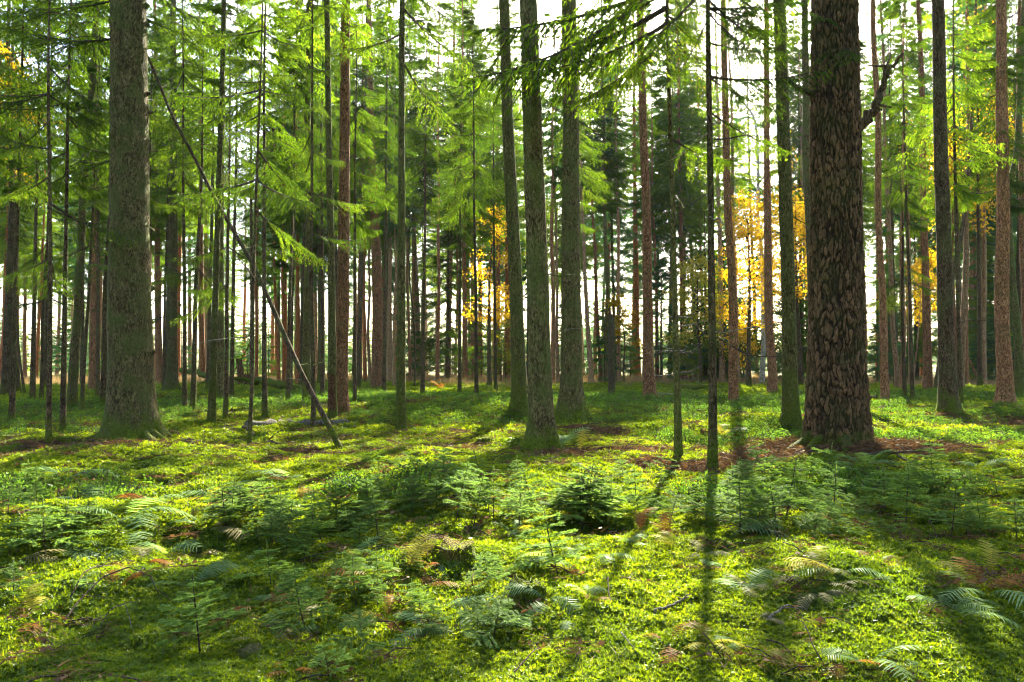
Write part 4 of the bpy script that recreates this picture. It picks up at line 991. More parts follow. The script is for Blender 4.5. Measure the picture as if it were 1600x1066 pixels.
# understory spruces whose boughs fill the upper part of the picture
for k, (px, D, n, sc, lab) in enumerate([
    (20, 17, 0, 1.0, 'feathery understory spruce at the upper left edge'), (52, 24, 2, 1.0, 'understory spruce with hanging boughs behind the two left poles'), (100, 15, 1, 1.1, 'slim understory spruce left of the big mossy spruce, boughs low'),
    (155, 26, 2, 1.0, 'understory spruce hidden behind the big mossy spruce'), (290, 20, 0, 1.0, 'leafy understory spruce right of the big mossy spruce, behind the leaning trunk'), (362, 25, 2, 1.0, 'understory spruce with wide boughs by the lone slender pole'),
    (415, 17, 1, 1.15, 'bright understory spruce right of the lone slender pole'), (450, 22, 0, 1.05, 'understory spruce with sunlit boughs above the leaning dead trunk'), (505, 27, 2, 1.0, 'understory spruce behind the thick red-brown pine'),
    (555, 21, 1, 1.1, 'understory spruce between the red-brown pine and the slim mossy spruce'), (660, 28, 2, 1.0, 'understory spruce right of the slim mossy spruce left of centre'), (745, 26, 0, 1.1, 'understory spruce left of the leaning central spruce'),
    (905, 27, 2, 0.95, 'understory spruce behind the knotty central spruce'), (1340, 30, 2, 1.0, 'understory spruce behind the thick pine'), (1425, 25, 0, 1.1, 'understory spruce above the thin dark pole right of the pine'),
    (1500, 19, 1, 1.2, 'understory spruce with bright boughs right of the dark thick spruce'), (1575, 22, 0, 1.1, 'understory spruce at the upper right edge'), (70, 33, 2, 1.35, 'tall feathery spruce behind the left pole, crown low'), (130, 38, 2, 1.4, 'tall feathery spruce left behind the big mossy spruce'), (262, 36, 2, 1.4, 'tall feathery spruce right behind the big mossy spruce'), (325, 33, 2, 1.3, 'tall feathery spruce behind the leaning dead trunk'),
    (395, 37, 2, 1.4, 'tall feathery spruce behind the lone slender pole'), (470, 34, 2, 1.35, 'tall feathery spruce left of the thick red-brown pine'), (525, 39, 2, 1.4, 'tall feathery spruce hidden by the thick red-brown pine'), (10, 37, 2, 1.4, 'tall feathery spruce at the left edge, far back'),
    (1400, 37, 2, 1.35, 'tall feathery spruce above the slim orange-brown spruce'), (1530, 36, 2, 1.4, 'tall feathery spruce left of the thick right-edge spruce'), (1600, 33, 0, 1.5, 'tall feathery spruce cut by the right edge'),
    (-40, 14, 0, 1.0, 'understory spruce reaching in from beyond the left edge'),
    (600, 31, 2, 1.1, 'understory spruce behind the thick grey-brown spruce left of centre'), (230, 31, 2, 1.1, 'understory spruce beyond the big mossy spruce'), (718, 33, 2, 1.0, 'understory spruce before the close far cluster'), (775, 36, 2, 1.1, 'understory spruce beside the golden tree left of centre'), (1290, 42, 2, 1.3, 'understory spruce just left of the thick pine, far back')]):
    put(UNDER, n, place_px(px, D), r.uniform(0, 6.28), sc, lab, 'understory spruces')
# young spruces at the edge of the clearing
for k in range(78):
    z = r.random()
    if k < 4: px, D, n = [960, 1240, 700, 420][k], 50, k
    elif z < 0.36: px, D, n = r.uniform(930, 1270), r.uniform(44, 58), int(r.choice([0, 1, 1, 2]))
    elif z < 0.66: px, D, n = r.uniform(1330, 1620), r.uniform(45, 60), int(r.choice([0, 1, 1, 2]))
    elif z < 0.85: px, D, n = r.uniform(590, 930), r.uniform(48, 64), int(r.choice([0, 3, 3, 1]))
    else: px, D, n = r.uniform(20, 590), r.uniform(52, 75), int(r.choice([3, 3, 0]))
    lab = ['bushy dark', 'tall dark', 'tallest green', 'low pale'][n] + ' young spruce ' + between(px)
    put(YOUNG, n, place_px(px, D), r.uniform(0, 6.28), r.uniform(0.75, 1.2), lab, 'young spruces along the clearing')

def broadleaf(name, label, px, D, H0, zc, spread, mat, seed, nclump=60, leaf=0.11):
    r = np.random.default_rng(seed); x, y, z0 = place_px(px, D)
    root = thing(name, label, 'tree', (x, y, z0))
    ts = np.linspace(0, 1, 16); ax = np.stack([0.5 * noise2(ts * 2, 0.2, seed) * ts, 0.4 * noise2(ts * 2, 5.2, seed) * ts, -0.2 + H0 * ts], 1)
    mb = MB(); tube(mb, ax, 0.014 * H0 * (1 - 0.9 * ts) * (1 + 0.5 * np.exp(-ts * 20)), 9); link('trunk', mb.mesh('trunk', [BARK['dark']]), root)
    lb = MB(); cr = MB()
    for k in range(int(nclump * 0.62)):
        t = r.uniform(zc / H0, 1.0); p0 = np.array([np.interp(t, ts, ax[:, i]) for i in range(3)])
        a = r.uniform(0, 6.28); ln = spread * r.uniform(0.4, 1.0) * (1.15 - t) ** 0.5
        d = np.array([math.cos(a), math.sin(a), r.uniform(0.1, 0.7)]); p1 = p0 + d * ln
        s = np.linspace(0, 1, 5)[:, None]
        if k % 4 < 3: tube(lb, p0 + (p1 - p0) * s + np.array([0, 0, 0.15]) * ln * np.sin(s * 3), 0.022 * (1 - 0.8 * s[:, 0]), 4, cap=False)
        n = int(r.uniform(50, 110)); c = 0.30 * spread * r.uniform(0.5, 1.0)
        P2 = p0 + (p1 - p0) * r.uniform(0.55, 1.15, (n, 1)) + r.normal(0, 1, (n, 3)) * c * np.array([0.6, 0.6, 0.4])
        shoots_to(cr, P2, r.normal(0, 1, (n, 3)) + np.array([0, 0, -0.5]), leaf * r.uniform(0.8, 1.5, n), leaf * r.uniform(0.6, 1.0, n), r, cross=False)
    link('limb', lb.mesh('limb', [BARK['dark']]), root)
    link('crown', cr.mesh('crown', [mat]), root)
broadleaf('golden_tree', 'golden autumn tree left of the leaning central spruce', 765, 40, 9.0, 3.2, 1.8, GOLD, 41, 50)
broadleaf('golden_tree', 'bright yellow tree just left of the orange-brown trunk', 1170, 36, 8.5, 3.0, 2.1, GOLD, 42, 90)
broadleaf('golden_tree', 'golden tree seen left of the thick pine', 1250, 38, 9.5, 4.0, 2.2, GOLD, 43, 85)
broadleaf('yellow_green_tree', 'yellow-green broadleaf tree in the gap right of the slim lichen-speckled spruce', 1095, 40, 6.5, 2, 1.9, LIME, 44, 60)
broadleaf('golden_tree', 'sparse golden tree behind the dark thick spruce at right', 1500, 40, 14, 8.0, 2.4, GOLD, 45, 60)
broadleaf('golden_tree', 'low orange tree right of the grey-red spruce', 1450, 42, 7, 3.5, 1.8, GOLD, 46, 50)
broadleaf('golden_tree', 'golden leaves high at the upper left corner', 12, 26, 11.5, 7.0, 1.8, GOLD, 47, 26)
broadleaf('orange_bush', 'small orange-leaved bush right of the broken snag', 975, 44, 5, 2.2, 1.1, GOLD, 48, 26)
broadleaf('golden_tree', 'golden tree at the upper right edge', 1590, 36, 14, 9, 2.0, GOLD, 49, 40)
broadleaf('orange_bush', 'rusty undergrowth bush below the bright yellow tree', 1165, 42, 4, 0.8, 1.6, GOLD, 50, 30)
broadleaf('yellow_green_tree', 'yellow-green shrub under the golden tree left of centre', 790, 50, 4, 0.6, 1.6, LIME, 51, 30)

# ------------------------------------------------------------------ logs, stumps, sticks
log_thing('pale mossy log lying across behind the leaning dead trunk', 'fallen_log', [(388, 671), (430, 668), (480, 668), (520, 667), (544, 666)], 0.085, 'dead', 61, taper=0.2)
log_thing('dark curved fallen branch lying before the far left clearing', 'fallen_branch', [(285, 606, 0.75), (310, 608, 0.6), (335, 613, 0.45), (360, 613, 0.45), (400, 613, 0.35), (425, 614, 0.3)], 0.13, 'dark', 62, twigs=4, taper=0.4, cat='branch', twl=1.4)
log_thing('dark fallen trunk lying under the orange trunks', 'fallen_log', [(398, 612, 0.35), (420, 614, 0.3), (450, 616, 0.2), (474, 616)], 0.15, 'dark', 63, taper=0.2)
log_thing('bare dark branch with twigs on the moss left of the leaning dead trunk', 'fallen_branch', [(380, 676, 0.08), (400, 688, 0.05), (420, 695), (442, 699)], 0.03, 'twig', 64, twigs=5, cat='branch')
log_thing('thin twiggy branch on the moss at the foot of the leaning dead trunk', 'fallen_branch', [(515, 701), (545, 703), (575, 708), (610, 712)], 0.02, 'twig', 65, twigs=7, cat='branch', twl=0.35)
log_thing('dark branch lying right of the big mossy spruce', 'fallen_branch', [(255, 690), (285, 689, 0.05), (310, 690, 0.03), (345, 689)], 0.018, 'twig', 66, twigs=4, cat='branch', twl=0.35)
log_thing('long bare branch on needle litter right of the thick pine', 'fallen_branch', [(1345, 722, 0.04), (1380, 720, 0.08), (1405, 722, 0.08), (1440, 714, 0.05)], 0.018, 'twig', 67, twigs=7, cat='branch', twl=0.4)
log_thing('dark forked stick below the litter of the thick pine', 'fallen_branch', [(1400, 720, 0.05), (1420, 730, 0.03), (1440, 745)], 0.014, 'twig', 68, twigs=3, cat='branch', twl=0.3)
log_thing('dark log on the moss at the left edge', 'fallen_log', [(-10, 692), (20, 688), (50, 685)], 0.05, 'dark', 69)
log_thing('pale curved twig lying by the slim dark spruce', 'fallen_branch', [(990, 722), (1015, 726), (1050, 730), (1085, 728, 0.04), (1100, 727)], 0.012, 'dead', 70, twigs=4, cat='branch', twl=0.25)
log_thing('dark rotten log in the undergrowth right of the slim dark spruce', 'rotten_log', [(1120, 678, -0.04), (1140, 677, -0.03), (1162, 678, -0.04)], 0.09, 'rotten', 71, taper=0.1)
log_thing('dead log lying far behind the pale dead twigs', 'fallen_log', [(1062, 612, 0.1), (1085, 613, 0.1), (1112, 612, 0.1), (1140, 611)], 0.12, 'rotten', 72, taper=0.3)
log_thing('short stick lying in front of the brown spruce right of centre', 'fallen_branch', [(1085, 628, 0.15), (1104, 636)], 0.05, 'dark', 73, cat='branch')
log_thing('thin fallen stem leaning among pale trunks at the far right', 'fallen_branch', [(1531, 600, 0), (1520, 600, 0.9), (1508, 600, 1.9)], 0.07, 'red', 74, cat='branch', taper=0.3)
log_thing('long arching twig over moss in the left foreground', 'fallen_branch', [(95, 985), (120, 965, 0.05), (160, 935, 0.09), (200, 925, 0.11), (235, 930, 0.08), (252, 945)], 0.005, 'twig', 75, twigs=8, cat='branch', twl=0.16)
log_thing('thin crossed twig in the left foreground moss', 'fallen_branch', [(110, 955, 0.05), (130, 925, 0.08), (150, 905, 0.05), (180, 890)], 0.004, 'twig', 76, twigs=6, cat='branch', twl=0.14)
log_thing('small pale twig left of the foreground seedling', 'fallen_branch', [(150, 1000), (170, 980, 0.06), (195, 975, 0.08), (210, 1000)], 0.003, 'dead', 77, twigs=5, cat='branch', twl=0.12)
log_thing('thin dark twig on the moss at the bottom right', 'fallen_branch', [(1198, 1008), (1220, 1022, 0.02), (1245, 1038)], 0.005, 'twig', 78, cat='branch')
log_thing('short dark curved stick poking from the bright moss patch', 'fallen_branch', [(950, 930, 0.07), (951, 945, 0.04), (957, 958)], 0.004, 'twig', 79, cat='branch')
log_thing('pale broken stick on the moss right of the bright patch', 'fallen_branch', [(1020, 965), (1045, 962, 0.02), (1075, 950, 0.03)], 0.009, 'dead', 80, twigs=2, cat='branch', twl=0.1)
log_thing('dead cane hanging over the moss at the bottom centre', 'fallen_branch', [(970, 1010, 0.04), (985, 1022, 0.02), (998, 1032)], 0.004, 'dead', 81, cat='branch')
log_thing('pale lichen-covered stick at the bottom right of centre', 'fallen_branch', [(1200, 975), (1228, 962, 0.03), (1262, 960)], 0.007, 'dead', 82, twigs=2, cat='branch', twl=0.1)
log_thing('dark twig stuck in the moss at the bottom left of centre', 'fallen_branch', [(800, 1062), (835, 1035, 0.03), (845, 1018)], 0.004, 'twig', 83, cat='branch')
log_thing('bare stick leaning among seedlings at the right', 'fallen_branch', [(1450, 835, 0.08), (1460, 845, 0.06), (1468, 858)], 0.004, 'twig', 84, twigs=2, cat='branch', twl=0.12)

def stump(label, px, py, wpx, hpx, bark, seed, name='mossy_stump'):
    x, y = gpt(px, py); z0 = float(H(x, y)) - 0.03; R0 = wpx * y / FPX / 2; hh = hpx * y / FPX; r = np.random.default_rng(seed)
    root = thing(name, label, 'stump', (x, y, z0)); sd = 28
    zs = np.linspace(-0.06, hh, 12); ang = np.arange(sd) * 2 * PI / sd
    mb = MB(); tube(mb, np.stack([0 * zs, 0 * zs, zs], 1), R0 * (1 + 0.6 * np.exp(-np.clip(zs, 0, None) / (hh * 0.35))), sd,
                    jit=lambda PP, an: 1 + 0.22 * noise3(np.cos(an)[None] * 2, np.sin(an)[None] * 2, PP[:, 2:3] / hh, seed) + 0.1 * noise3(np.cos(an)[None] * 6, np.sin(an)[None] * 6, PP[:, 2:3] * 4 / hh, seed + 1))
    v = mb.v[0]; rim = slice((len(zs) - 1) * sd, len(zs) * sd); v[rim, 2] += hh * (0.35 * noise2(np.cos(ang) * 2, np.sin(ang) * 2, seed) + r.normal(0, 0.08, sd)); v[-1, 2] -= hh * 0.45
    link('wood', mb.mesh('wood', [BARK[bark]]), root)
    n = 260; a = r.uniform(0, 6.28, n); zz = hh * r.uniform(0.0, 1.1, n); rr = R0 * (1.05 + 0.5 * np.exp(-zz / (hh * 0.35))) * r.uniform(0.75, 1.1, n)
    P = np.stack([np.cos(a) * rr, np.sin(a) * rr, zz], 1); m2 = MB()
    D = np.stack([np.cos(a), np.sin(a), r.uniform(0.0, 1.0, n)], 1) + r.normal(0, 0.3, (n, 3))
    shoots_to(m2, P, D, hh * r.uniform(0.12, 0.25, n), hh * r.uniform(0.04, 0.08, n), r)
    mo = link('moss_cover', m2.mesh('moss_cover', [MOSS]), root); mo['kind'] = 'stuff'
stump('low mossy stump on the bright moss left of the nearest central spruce', 757, 697, 26, 15, 'mossy', 91)
stump('hollow broken stump in the moss below the sunlit seedling', 825, 938, 48, 38, 'mossy', 92)
stump('rotten reddish mossy stump left of the sunlit seedlings', 712, 868, 56, 26, 'rotten', 93, 'rotten_stump')
stump('dark mossy hump of a stump left of the seedling patch', 385, 770, 44, 18, 'mossy', 94)
stump('small dark stump in the undergrowth by the slim lichen-speckled spruce', 1101, 683, 12, 14, 'rotten', 95, 'rotten_stump')
stump('mossy stump foot right of the thick pine', 1362, 632, 20, 14, 'mossy', 96)

# ------------------------------------------------------------------ spruce seedlings and ferns
def seedling_proto(i):
    r = np.random.default_rng(700 + i); h = 0.40; nb = MB(); st = MB()
    ts = np.linspace(0, 1, 8); sx = 0.03 * h * noise2(ts * 2, 0.1, 700 + i); P = np.stack([sx, 0.02 * np.sin(ts * 2 + i) * h, -0.03 + (h + 0.03) * ts], 1)
    tube(st, P, 0.0036 * (1 - 0.75 * ts) + 0.0008, 6)
    def needles(a, b, m, ln):
        t = np.linspace(0.02, 1, m)[:, None]; p = a + (b - a) * t; p[:, 2] -= 0.10 * np.linalg.norm(b - a) * t[:, 0] ** 2
        d = norm((b - a)[None]); side = norm(np.cross(d, [0, 0, 1.0]) + 1e-6)
        for sg in (-1, 1):
            D = d * r.uniform(0.5, 1.0, (m, 1)) + sg * side * r.uniform(0.5, 0.9, (m, 1)) + np.array([0, 0, 1]) * r.uniform(-0.2, 0.25, (m, 1))
            tris_to(nb, p, D, ln * r.uniform(0.85, 1.3, m), np.full(m, 0.0054), r, var=np.clip(r.normal(0.35, 0.2, m) + 0.4 * t[:, 0], 0, 1), side=np.broadcast_to(np.array([[0.15, 0.1, 1.0]]), (m, 3)) + r.normal(0, 0.35, (m, 3)))
        tris_to(nb, p, d + np.array([0, 0, 0.7]) + r.normal(0, 0.3, (m, 3)), ln * r.uniform(0.7, 1.0, m), np.full(m, 0.004), r)
    nw = [4, 5, 4, 4, 5, 3][i]
    for w in range(nw):
        f = (w + 0.8) / (nw + 0.4); z = h * (0.22 + 0.72 * f); L = h * (0.52 * (1 - f) + 0.10) * [1, 1.1, 0.8, 1.2, 0.85, 1.3][i] * r.uniform(0.75, 1.2)
        c = np.array([np.interp(z / h, ts, sx), 0, z]); k0 = r.uniform(0, 6.28); nbr = r.integers(4, 7)
        for k in range(nbr):
            if r.random() < 0.10: continue
            a = k0 + k * 2 * PI / nbr + r.normal(0, 0.2); l = L * r.uniform(0.7, 1.15); d = np.array([math.cos(a), math.sin(a), r.uniform(-0.05, 0.35)])
            e = c + d * l; tube(st, np.array([c, c + d * l * 0.5, e]), [0.0014, 0.001, 0.0005], 3, cap=False)
            needles(c, e, int(10 + l * 170), 0.018)
            for q in range(int(l / 0.020)):
                s = r.uniform(0.25, 0.9); o = c + d * l * s; sg = r.choice([-1, 1]); ll = l * (1 - s) * 0.7 + 0.015
                dd = d * 0.6 + sg * np.array([-math.sin(a), math.cos(a), 0]) * 0.8 + np.array([0, 0, r.normal(0, 0.12)])
                needles(o, o + norm(dd) * ll, int(5 + ll * 170), 0.016)
    needles(P[-3], P[-1] + np.array([0, 0, 0.02]), 14, 0.014)
    root = thing('spruce_seedling', '', 'seedling', (0, 0, 0))
    link('stem', st.mesh('stem', [BARK['twig']]), root); link('needles', nb.mesh('needles', [SEEDL]), root)
    return root
SEED = [seedling_proto(i) for i in range(6)]
def seedling(px, py, hpx, label, group=None, n=None):
    x, y = gpt(px, py); hh = hpx * y / FPX; n = int(r.integers(0, 6)) if n is None else n
    o = put(SEED, n, (x, y, float(H(x, y)) - 0.005), r.uniform(0, 6.28), hh / 0.40, label, group, 'seedling')
    w = r.uniform(0.85, 1.35); o.scale = (hh / 0.40 * w, hh / 0.40 * w * r.uniform(0.85, 1.15), hh / 0.40)
    o.rotation_euler = (r.normal(0, 0.13), r.normal(0, 0.13), r.uniform(0, 6.28)); return o
r = np.random.default_rng(55)
for px, py, hp, n, lab in [
    (318, 1032, 135, 4, 'large bushy spruce seedling in the bottom left foreground'), (872, 906, 112, 1, 'sunlit umbrella-shaped seedling with bare stem in the bright centre patch'),
    (479, 988, 112, 1, 'broad seedling with drooping pale tips left of the yellow fern'), (557, 958, 92, 4, 'upright seedling just left of the yellow fern'),
    (565, 1018, 70, 5, 'short seedling below the rusty ferns'), (518, 1068, 70, 3, 'seedling cut by the bottom edge, left of centre'), (747, 990, 62, 0, 'small seedling beside the hollow broken stump'),
    (738, 828, 92, 2, 'tall thin seedling on the left of the sunlit seedling clump'), (812, 832, 90, 4, 'tall thin seedling in the middle of the sunlit clump'), (772, 818, 88, 0, 'bushy seedling in the sunlit clump below the nearest central spruce'),
    (842, 806, 84, 1, 'bright seedling right below the nearest central spruce'), (946, 822, 74, 4, 'slender seedling right of the sunlit patch'), (998, 800, 70, 2, 'upright seedling before the two slim spruces'),
    (1268, 845, 62, 0, 'dark seedling standing out below the thick pine'), (1102, 822, 66, 1, 'seedling with pale drooping branches below the slim lichen-speckled spruce'),
    (590, 850, 80, 2, 'dim seedling with bare stem left of the rotten stump'), (505, 850, 66, 4, 'dim seedling behind the broad pale-tipped one'), (475, 872, 60, 5, 'dim seedling left of the pale withered fern'),
    (1505, 818, 70, 3, 'spreading seedling at the right side of the thicket'), (1592, 850, 76, 1, 'seedling cut by the right edge'), (130, 880, 60, 2, 'slender seedling among ferns in the left foreground'), (20, 950, 80, 3, 'dim seedling at the left edge')]:
    seedling(px, py, hp, lab, n=n)
def patch(x0, x1, y0, y1, n, h0, h1, label, group):
    for k in range(n):
        px, py = r.uniform(x0, x1), r.uniform(y0, y1); hh = r.uniform(h0, h1)
        row = ('back', 'middle', 'front')[min(2, int(3 * (py - y0) / (y1 - y0)))]; end = ('left end', 'middle', 'right end')[min(2, int(3 * (px - x0) / (x1 - x0)))]
        size = 'taller' if hh > (h0 + h1) / 2 else 'lower'
        seedling(px, py, hh * (py - HOR) / 200, size + ' spruce seedling, ' + row + ' row, ' + end + ' of ' + label, group)
patch(1150, 1490, 755, 850, 38, 18, 84, 'the dark thicket below the thick pine', 'seedlings of the dark thicket')
patch(690, 980, 740, 835, 22, 18, 80, 'the sunlit clump', 'seedlings of the sunlit clump')
patch(560, 720, 735, 815, 15, 16, 64, 'the dim clump left of centre', 'seedlings left of centre')
patch(400, 640, 810, 990, 20, 26, 56, 'the left foreground scatter', 'seedlings of the left foreground')
patch(0, 170, 755, 880, 20, 16, 66, 'the dark patch by the left edge', 'seedlings at the left edge')
patch(330, 450, 800, 880, 16, 30, 60, 'the shaded clump near the pale frond', 'seedlings of the shaded clump')
patch(980, 1170, 750, 830, 9, 16, 60, 'the patch below the slim spruces', 'seedlings below the slim spruces')
patch(1480, 1600, 755, 850, 10, 20, 60, 'the patch by the right edge', 'seedlings at the right edge')
patch(640, 800, 880, 1050, 8, 20, 40, 'the bright foreground moss', 'tiny seedlings of the foreground')

def frond_mesh(i, mat):
    r = np.random.default_rng(800 + i); mb = MB(); L = 0.40; ts = np.linspace(0, 1, 10)
    ax = np.stack([L * ts * 0.92, 0.02 * np.sin(ts * 3 + i), L * (0.62 * ts - [0.62, 0.5, 0.8][i % 3] * ts ** 2)], 1)
    tube(mb, ax, 0.0022 * (1 - 0.8 * ts) + 0.0004, 4, cap=False)
    n = 15
    for k in range(n):
        t = 0.22 + 0.77 * k / (n - 1); p = np.array([np.interp(t, ts, ax[:, q]) for q in range(3)])
        d0 = norm(np.array([np.interp(min(t + 0.05, 1), ts, ax[:, q]) - np.interp(t - 0.05, ts, ax[:, q]) for q in range(3)]))
        l = L * 0.27 * math.sin(PI * (0.16 + 0.84 * (1 - t)) ** 0.8) * r.uniform(0.85, 1.1) + 0.006
        for sg in (-1, 1):
            sd = norm(np.cross(d0, [0, 0, 1.0])) * sg; d = norm(d0 * 0.42 + sd + np.array([0, 0, r.uniform(-0.28, 0.02)])); up = norm(np.cross(d, d0))
            m = 7; s = np.linspace(0, 1, m); mid = p + d * (l * s)[:, None]; mid[:, 2] -= 0.12 * l * s ** 2
            w = (0.05 * l + 0.002) * (1 - s) ** 0.6 + 0.0004; w = w * np.where(np.arange(m) % 2 == 0, 1.0, 0.62)
            lat = norm(np.cross(up, d))
            V = np.concatenate([mid + lat * w[:, None] + up * 0.1 * w[:, None], mid, mid - lat * w[:, None] + up * 0.1 * w[:, None]])
            Q = [[a + b * m, a + 1 + b * m, a + 1 + (b + 1) * m, a + (b + 1) * m] for a in range(m - 1) for b in range(2)]
            mb.add(V, quads=Q, var=float(np.clip(r.normal(0.5, 0.22), 0, 1)))
    return mb.mesh('frond', [mat])
FRONDS = {k: [frond_mesh(i, m) for i in range(3)] for k, m in FERN.items()}
def fern(px, py, spx, kind, nf, label, spread=None, lean=0.0, seed=0, group=None):
    x, y = gpt(px, py); rr = np.random.default_rng(900 + seed); sc = 1.35 * spx * y / FPX / 0.42
    root = thing('fern', label, 'fern', (x, y, float(H(x, y)) + 0.01), group=group)
    for k in range(nf):
        yaw = rr.uniform(0, 6.28) if spread is None else spread + rr.normal(0, 0.45)
        kk = kind if isinstance(kind, str) else kind[rr.integers(0, len(kind))]
        link('frond', FRONDS[kk][rr.integers(0, 3)], root, rot=(rr.normal(0, 0.2), -lean + rr.normal(0, 0.18), yaw), scale=sc * rr.uniform(0.75, 1.15))
for k, (px, py, s, kd, nf, lab, sp, ln) in enumerate([
    (640, 905, 62, 'yellow', 3, 'bright yellow upright fern in the foreground centre left', 1.2, 0.75), (632, 925, 50, 'yellow', 2, 'yellowing low fern just below the bright yellow one', 2.6, 0.2),
    (590, 922, 60, 'rust', 5, 'rust-brown withered fern beside the yellow fern', None, 0.1), (606, 975, 55, ('rust', 'yellow'), 6, 'orange and rust fern clump below the yellow fern', None, 0.2),
    (575, 875, 90, 'pale', 2, 'pale withered fern frond arching left of the yellow fern', 2.9, 0.1), (600, 880, 60, 'green', 3, 'silvery green fern between the pale frond and the yellow fern', 0.0, 0.1),
    (690, 965, 80, 'green', 4, 'silvery green fern lying flat right of the rust clump', 0.2, 0.0), (800, 890, 70, 'green', 4, 'silvery fern fronds glinting left of the sunlit seedling', 0.2, 0.0),
    (150, 800, 75, 'green', 5, 'large fern with silvery fronds in the left middle', None, 0.15), (190, 820, 85, 'green', 5, 'spreading fern in front of the silvery fronds at left', None, 0.1), (200, 865, 70, 'green', 4, 'low fern in the left foreground beside thin dark stems', None, 0.0),
    (240, 795, 60, ('rust', 'green'), 4, 'half-rusty fern below the big mossy spruce', None, 0.1), (225, 885, 55, ('pale', 'rust'), 4, 'pale withered fern in the left foreground', None, 0.0),
    (360, 790, 60, 'green', 4, 'green fern right of the dark mossy hump', None, 0.1), (395, 800, 70, 'green', 4, 'bright fern left of the dim seedlings', None, 0.1), (320, 835, 60, 'pale', 3, 'straw-pale fern fronds left of the shaded clump', 0.2, 0.1),
    (300, 925, 60, 'green', 3, 'small fern behind the large bushy seedling', None, 0.1), (55, 985, 55, 'rust', 3, 'rust-brown hanging fern at the left edge', -1.2, 0.0), (45, 965, 50, 'yellow', 2, 'yellow-green fern above the rusty one at the left edge', 1.6, 0.5),
    (80, 870, 60, 'green', 3, 'pale green fern low at the left edge', 0.1, 0.0), (15, 890, 60, 'pale', 2, 'bleached frond at the left edge', 0.3, 0.1), (440, 1005, 60, 'green', 4, 'silver-lined fern in the lower left foreground', 0.6, 0.0),
    (100, 755, 60, 'green', 4, 'fern lit from behind at the far left of the dark patch', None, 0.2), (880, 705, 40, 'green', 4, 'sunlit fern at the foot of the nearest central spruce', 1.2, 0.5), (910, 712, 35, 'yellow', 3, 'yellowish fern right of the nearest central spruce', None, 0.4),
    (1003, 838, 42, 'rust', 3, 'small orange fern upright in the moss right of the sunlit patch', 1.3, 0.7), (1043, 850, 42, 'rust', 2, 'single orange frond upright in the moss', 2.0, 0.8), (985, 858, 40, 'green', 4, 'bright green small fern below the orange fern', None, 0.3),
    (1060, 862, 34, 'yellow', 3, 'small yellow grass-like fern tuft by the orange frond', None, 0.5), (1140, 845, 70, 'green', 5, 'silvery fern right of the orange frond', 0.3, 0.1), (1165, 825, 60, 'green', 4, 'flat fern at the edge of the dark thicket', 3.0, 0.0),
    (1310, 905, 62, ('green', 'yellow'), 5, 'green fern alone on the dim moss at right', None, 0.2), (1290, 925, 60, 'pale', 2, 'thin pale frond lying below the lone fern at right', 0.1, 0.0), (1165, 940, 70, 'green', 5, 'blue-silver fern on the moss right of the bright patch', 0.8, 0.1), (1185, 975, 50, 'pale', 3, 'pale fern frond below the blue-silver fern', 0.2, 0.0),
    (1540, 935, 75, ('green', 'yellow', 'rust'), 7, 'mixed green, yellow and rusty fern near the right edge', None, 0.3), (1575, 965, 60, 'green', 4, 'dark green fern low by the right edge', None, 0.0), (1555, 905, 50, 'yellow', 2, 'yellow frond tip upright near the right edge', 0.8, 0.8),
    (1495, 1000, 34, 'rust', 1, 'single orange frond lying on the moss at lower right', 0.0, -0.2), (1315, 1045, 50, 'rust', 3, 'curled rusty fronds on the moss at bottom right', None, 0.0), (1410, 1055, 55, 'green', 3, 'pale green fern at the bottom edge right', 0.5, 0.0),
    (1275, 1000, 40, 'rust', 2, 'little rusty frond on the bright moss at right', None, 0.1), (1350, 735, 45, 'green', 4, 'fern at the foot of the thick pine', None, 0.3), (1290, 740, 40, 'green', 4, 'fern on the brown litter left of the pine branch', None, 0.2),
    (455, 1060, 40, 'rust', 3, 'rusty fern scrap at the bottom edge left', None, 0.1), (560, 770, 45, 'green', 4, 'green fern in the moss left of the dim seedling clump', None, 0.2), (470, 790, 45, ('pale', 'rust'), 3, 'withered tawny fern left of the dim seedling clump', None, 0.1),
    (450, 755, 50, 'green', 4, 'dim fern on the moss left of centre', None, 0.1), (690, 612, 18, ('yellow', 'rust'), 6, 'yellow and rust ferns on the far green rise', None, 0.5), (730, 600, 12, 'yellow', 4, 'tiny yellow fern on top of the far green rise', None, 0.5),
    (1000, 632, 16, ('rust', 'pale'), 5, 'rusty fern left of the dark red-brown spruce', None, 0.4), (1128, 690, 34, ('green', 'yellow'), 5, 'yellow-green fern right of the slim lichen-speckled spruce', None, 0.5), (880, 1000, 45, 'green', 2, 'small green fern on the bright foreground moss', None, 0.2),
    (1530, 740, 45, 'green', 4, 'sunlit green fern in the right middle', None, 0.3), (1490, 760, 30, ('yellow', 'rust'), 3, 'orange-yellow fern tuft in the right middle', None, 0.4)]):
    fern(px, py, s, kd, nf, lab, sp, ln, seed=k)

rf = np.random.default_rng(66)
for k in range(64):
    zone = k % 4
    px, py = [(rf.uniform(60, 330), rf.uniform(770, 930)), (rf.uniform(380, 680), rf.uniform(860, 1040)), (rf.uniform(640, 960), rf.uniform(770, 1000)), (rf.uniform(1000, 1590), rf.uniform(860, 1050))][zone]
    kd = str(rf.choice(['green', 'green', 'green', 'rust', 'pale', 'yellow'])); fern(px, py, rf.uniform(26, 55) * (py - HOR) / 330, kd, int(rf.integers(2, 5)),
         ('low ' if py > 900 else 'small ') + {'green': 'green', 'rust': 'rust-brown', 'pale': 'straw-coloured', 'yellow': 'yellow'}[kd] + ' fern in the ' + ['left middle ground', 'left foreground', 'sunlit centre', 'right foreground'][zone], None, float(rf.uniform(0.0, 0.4)), seed=200 + k, group='small scattered ferns')

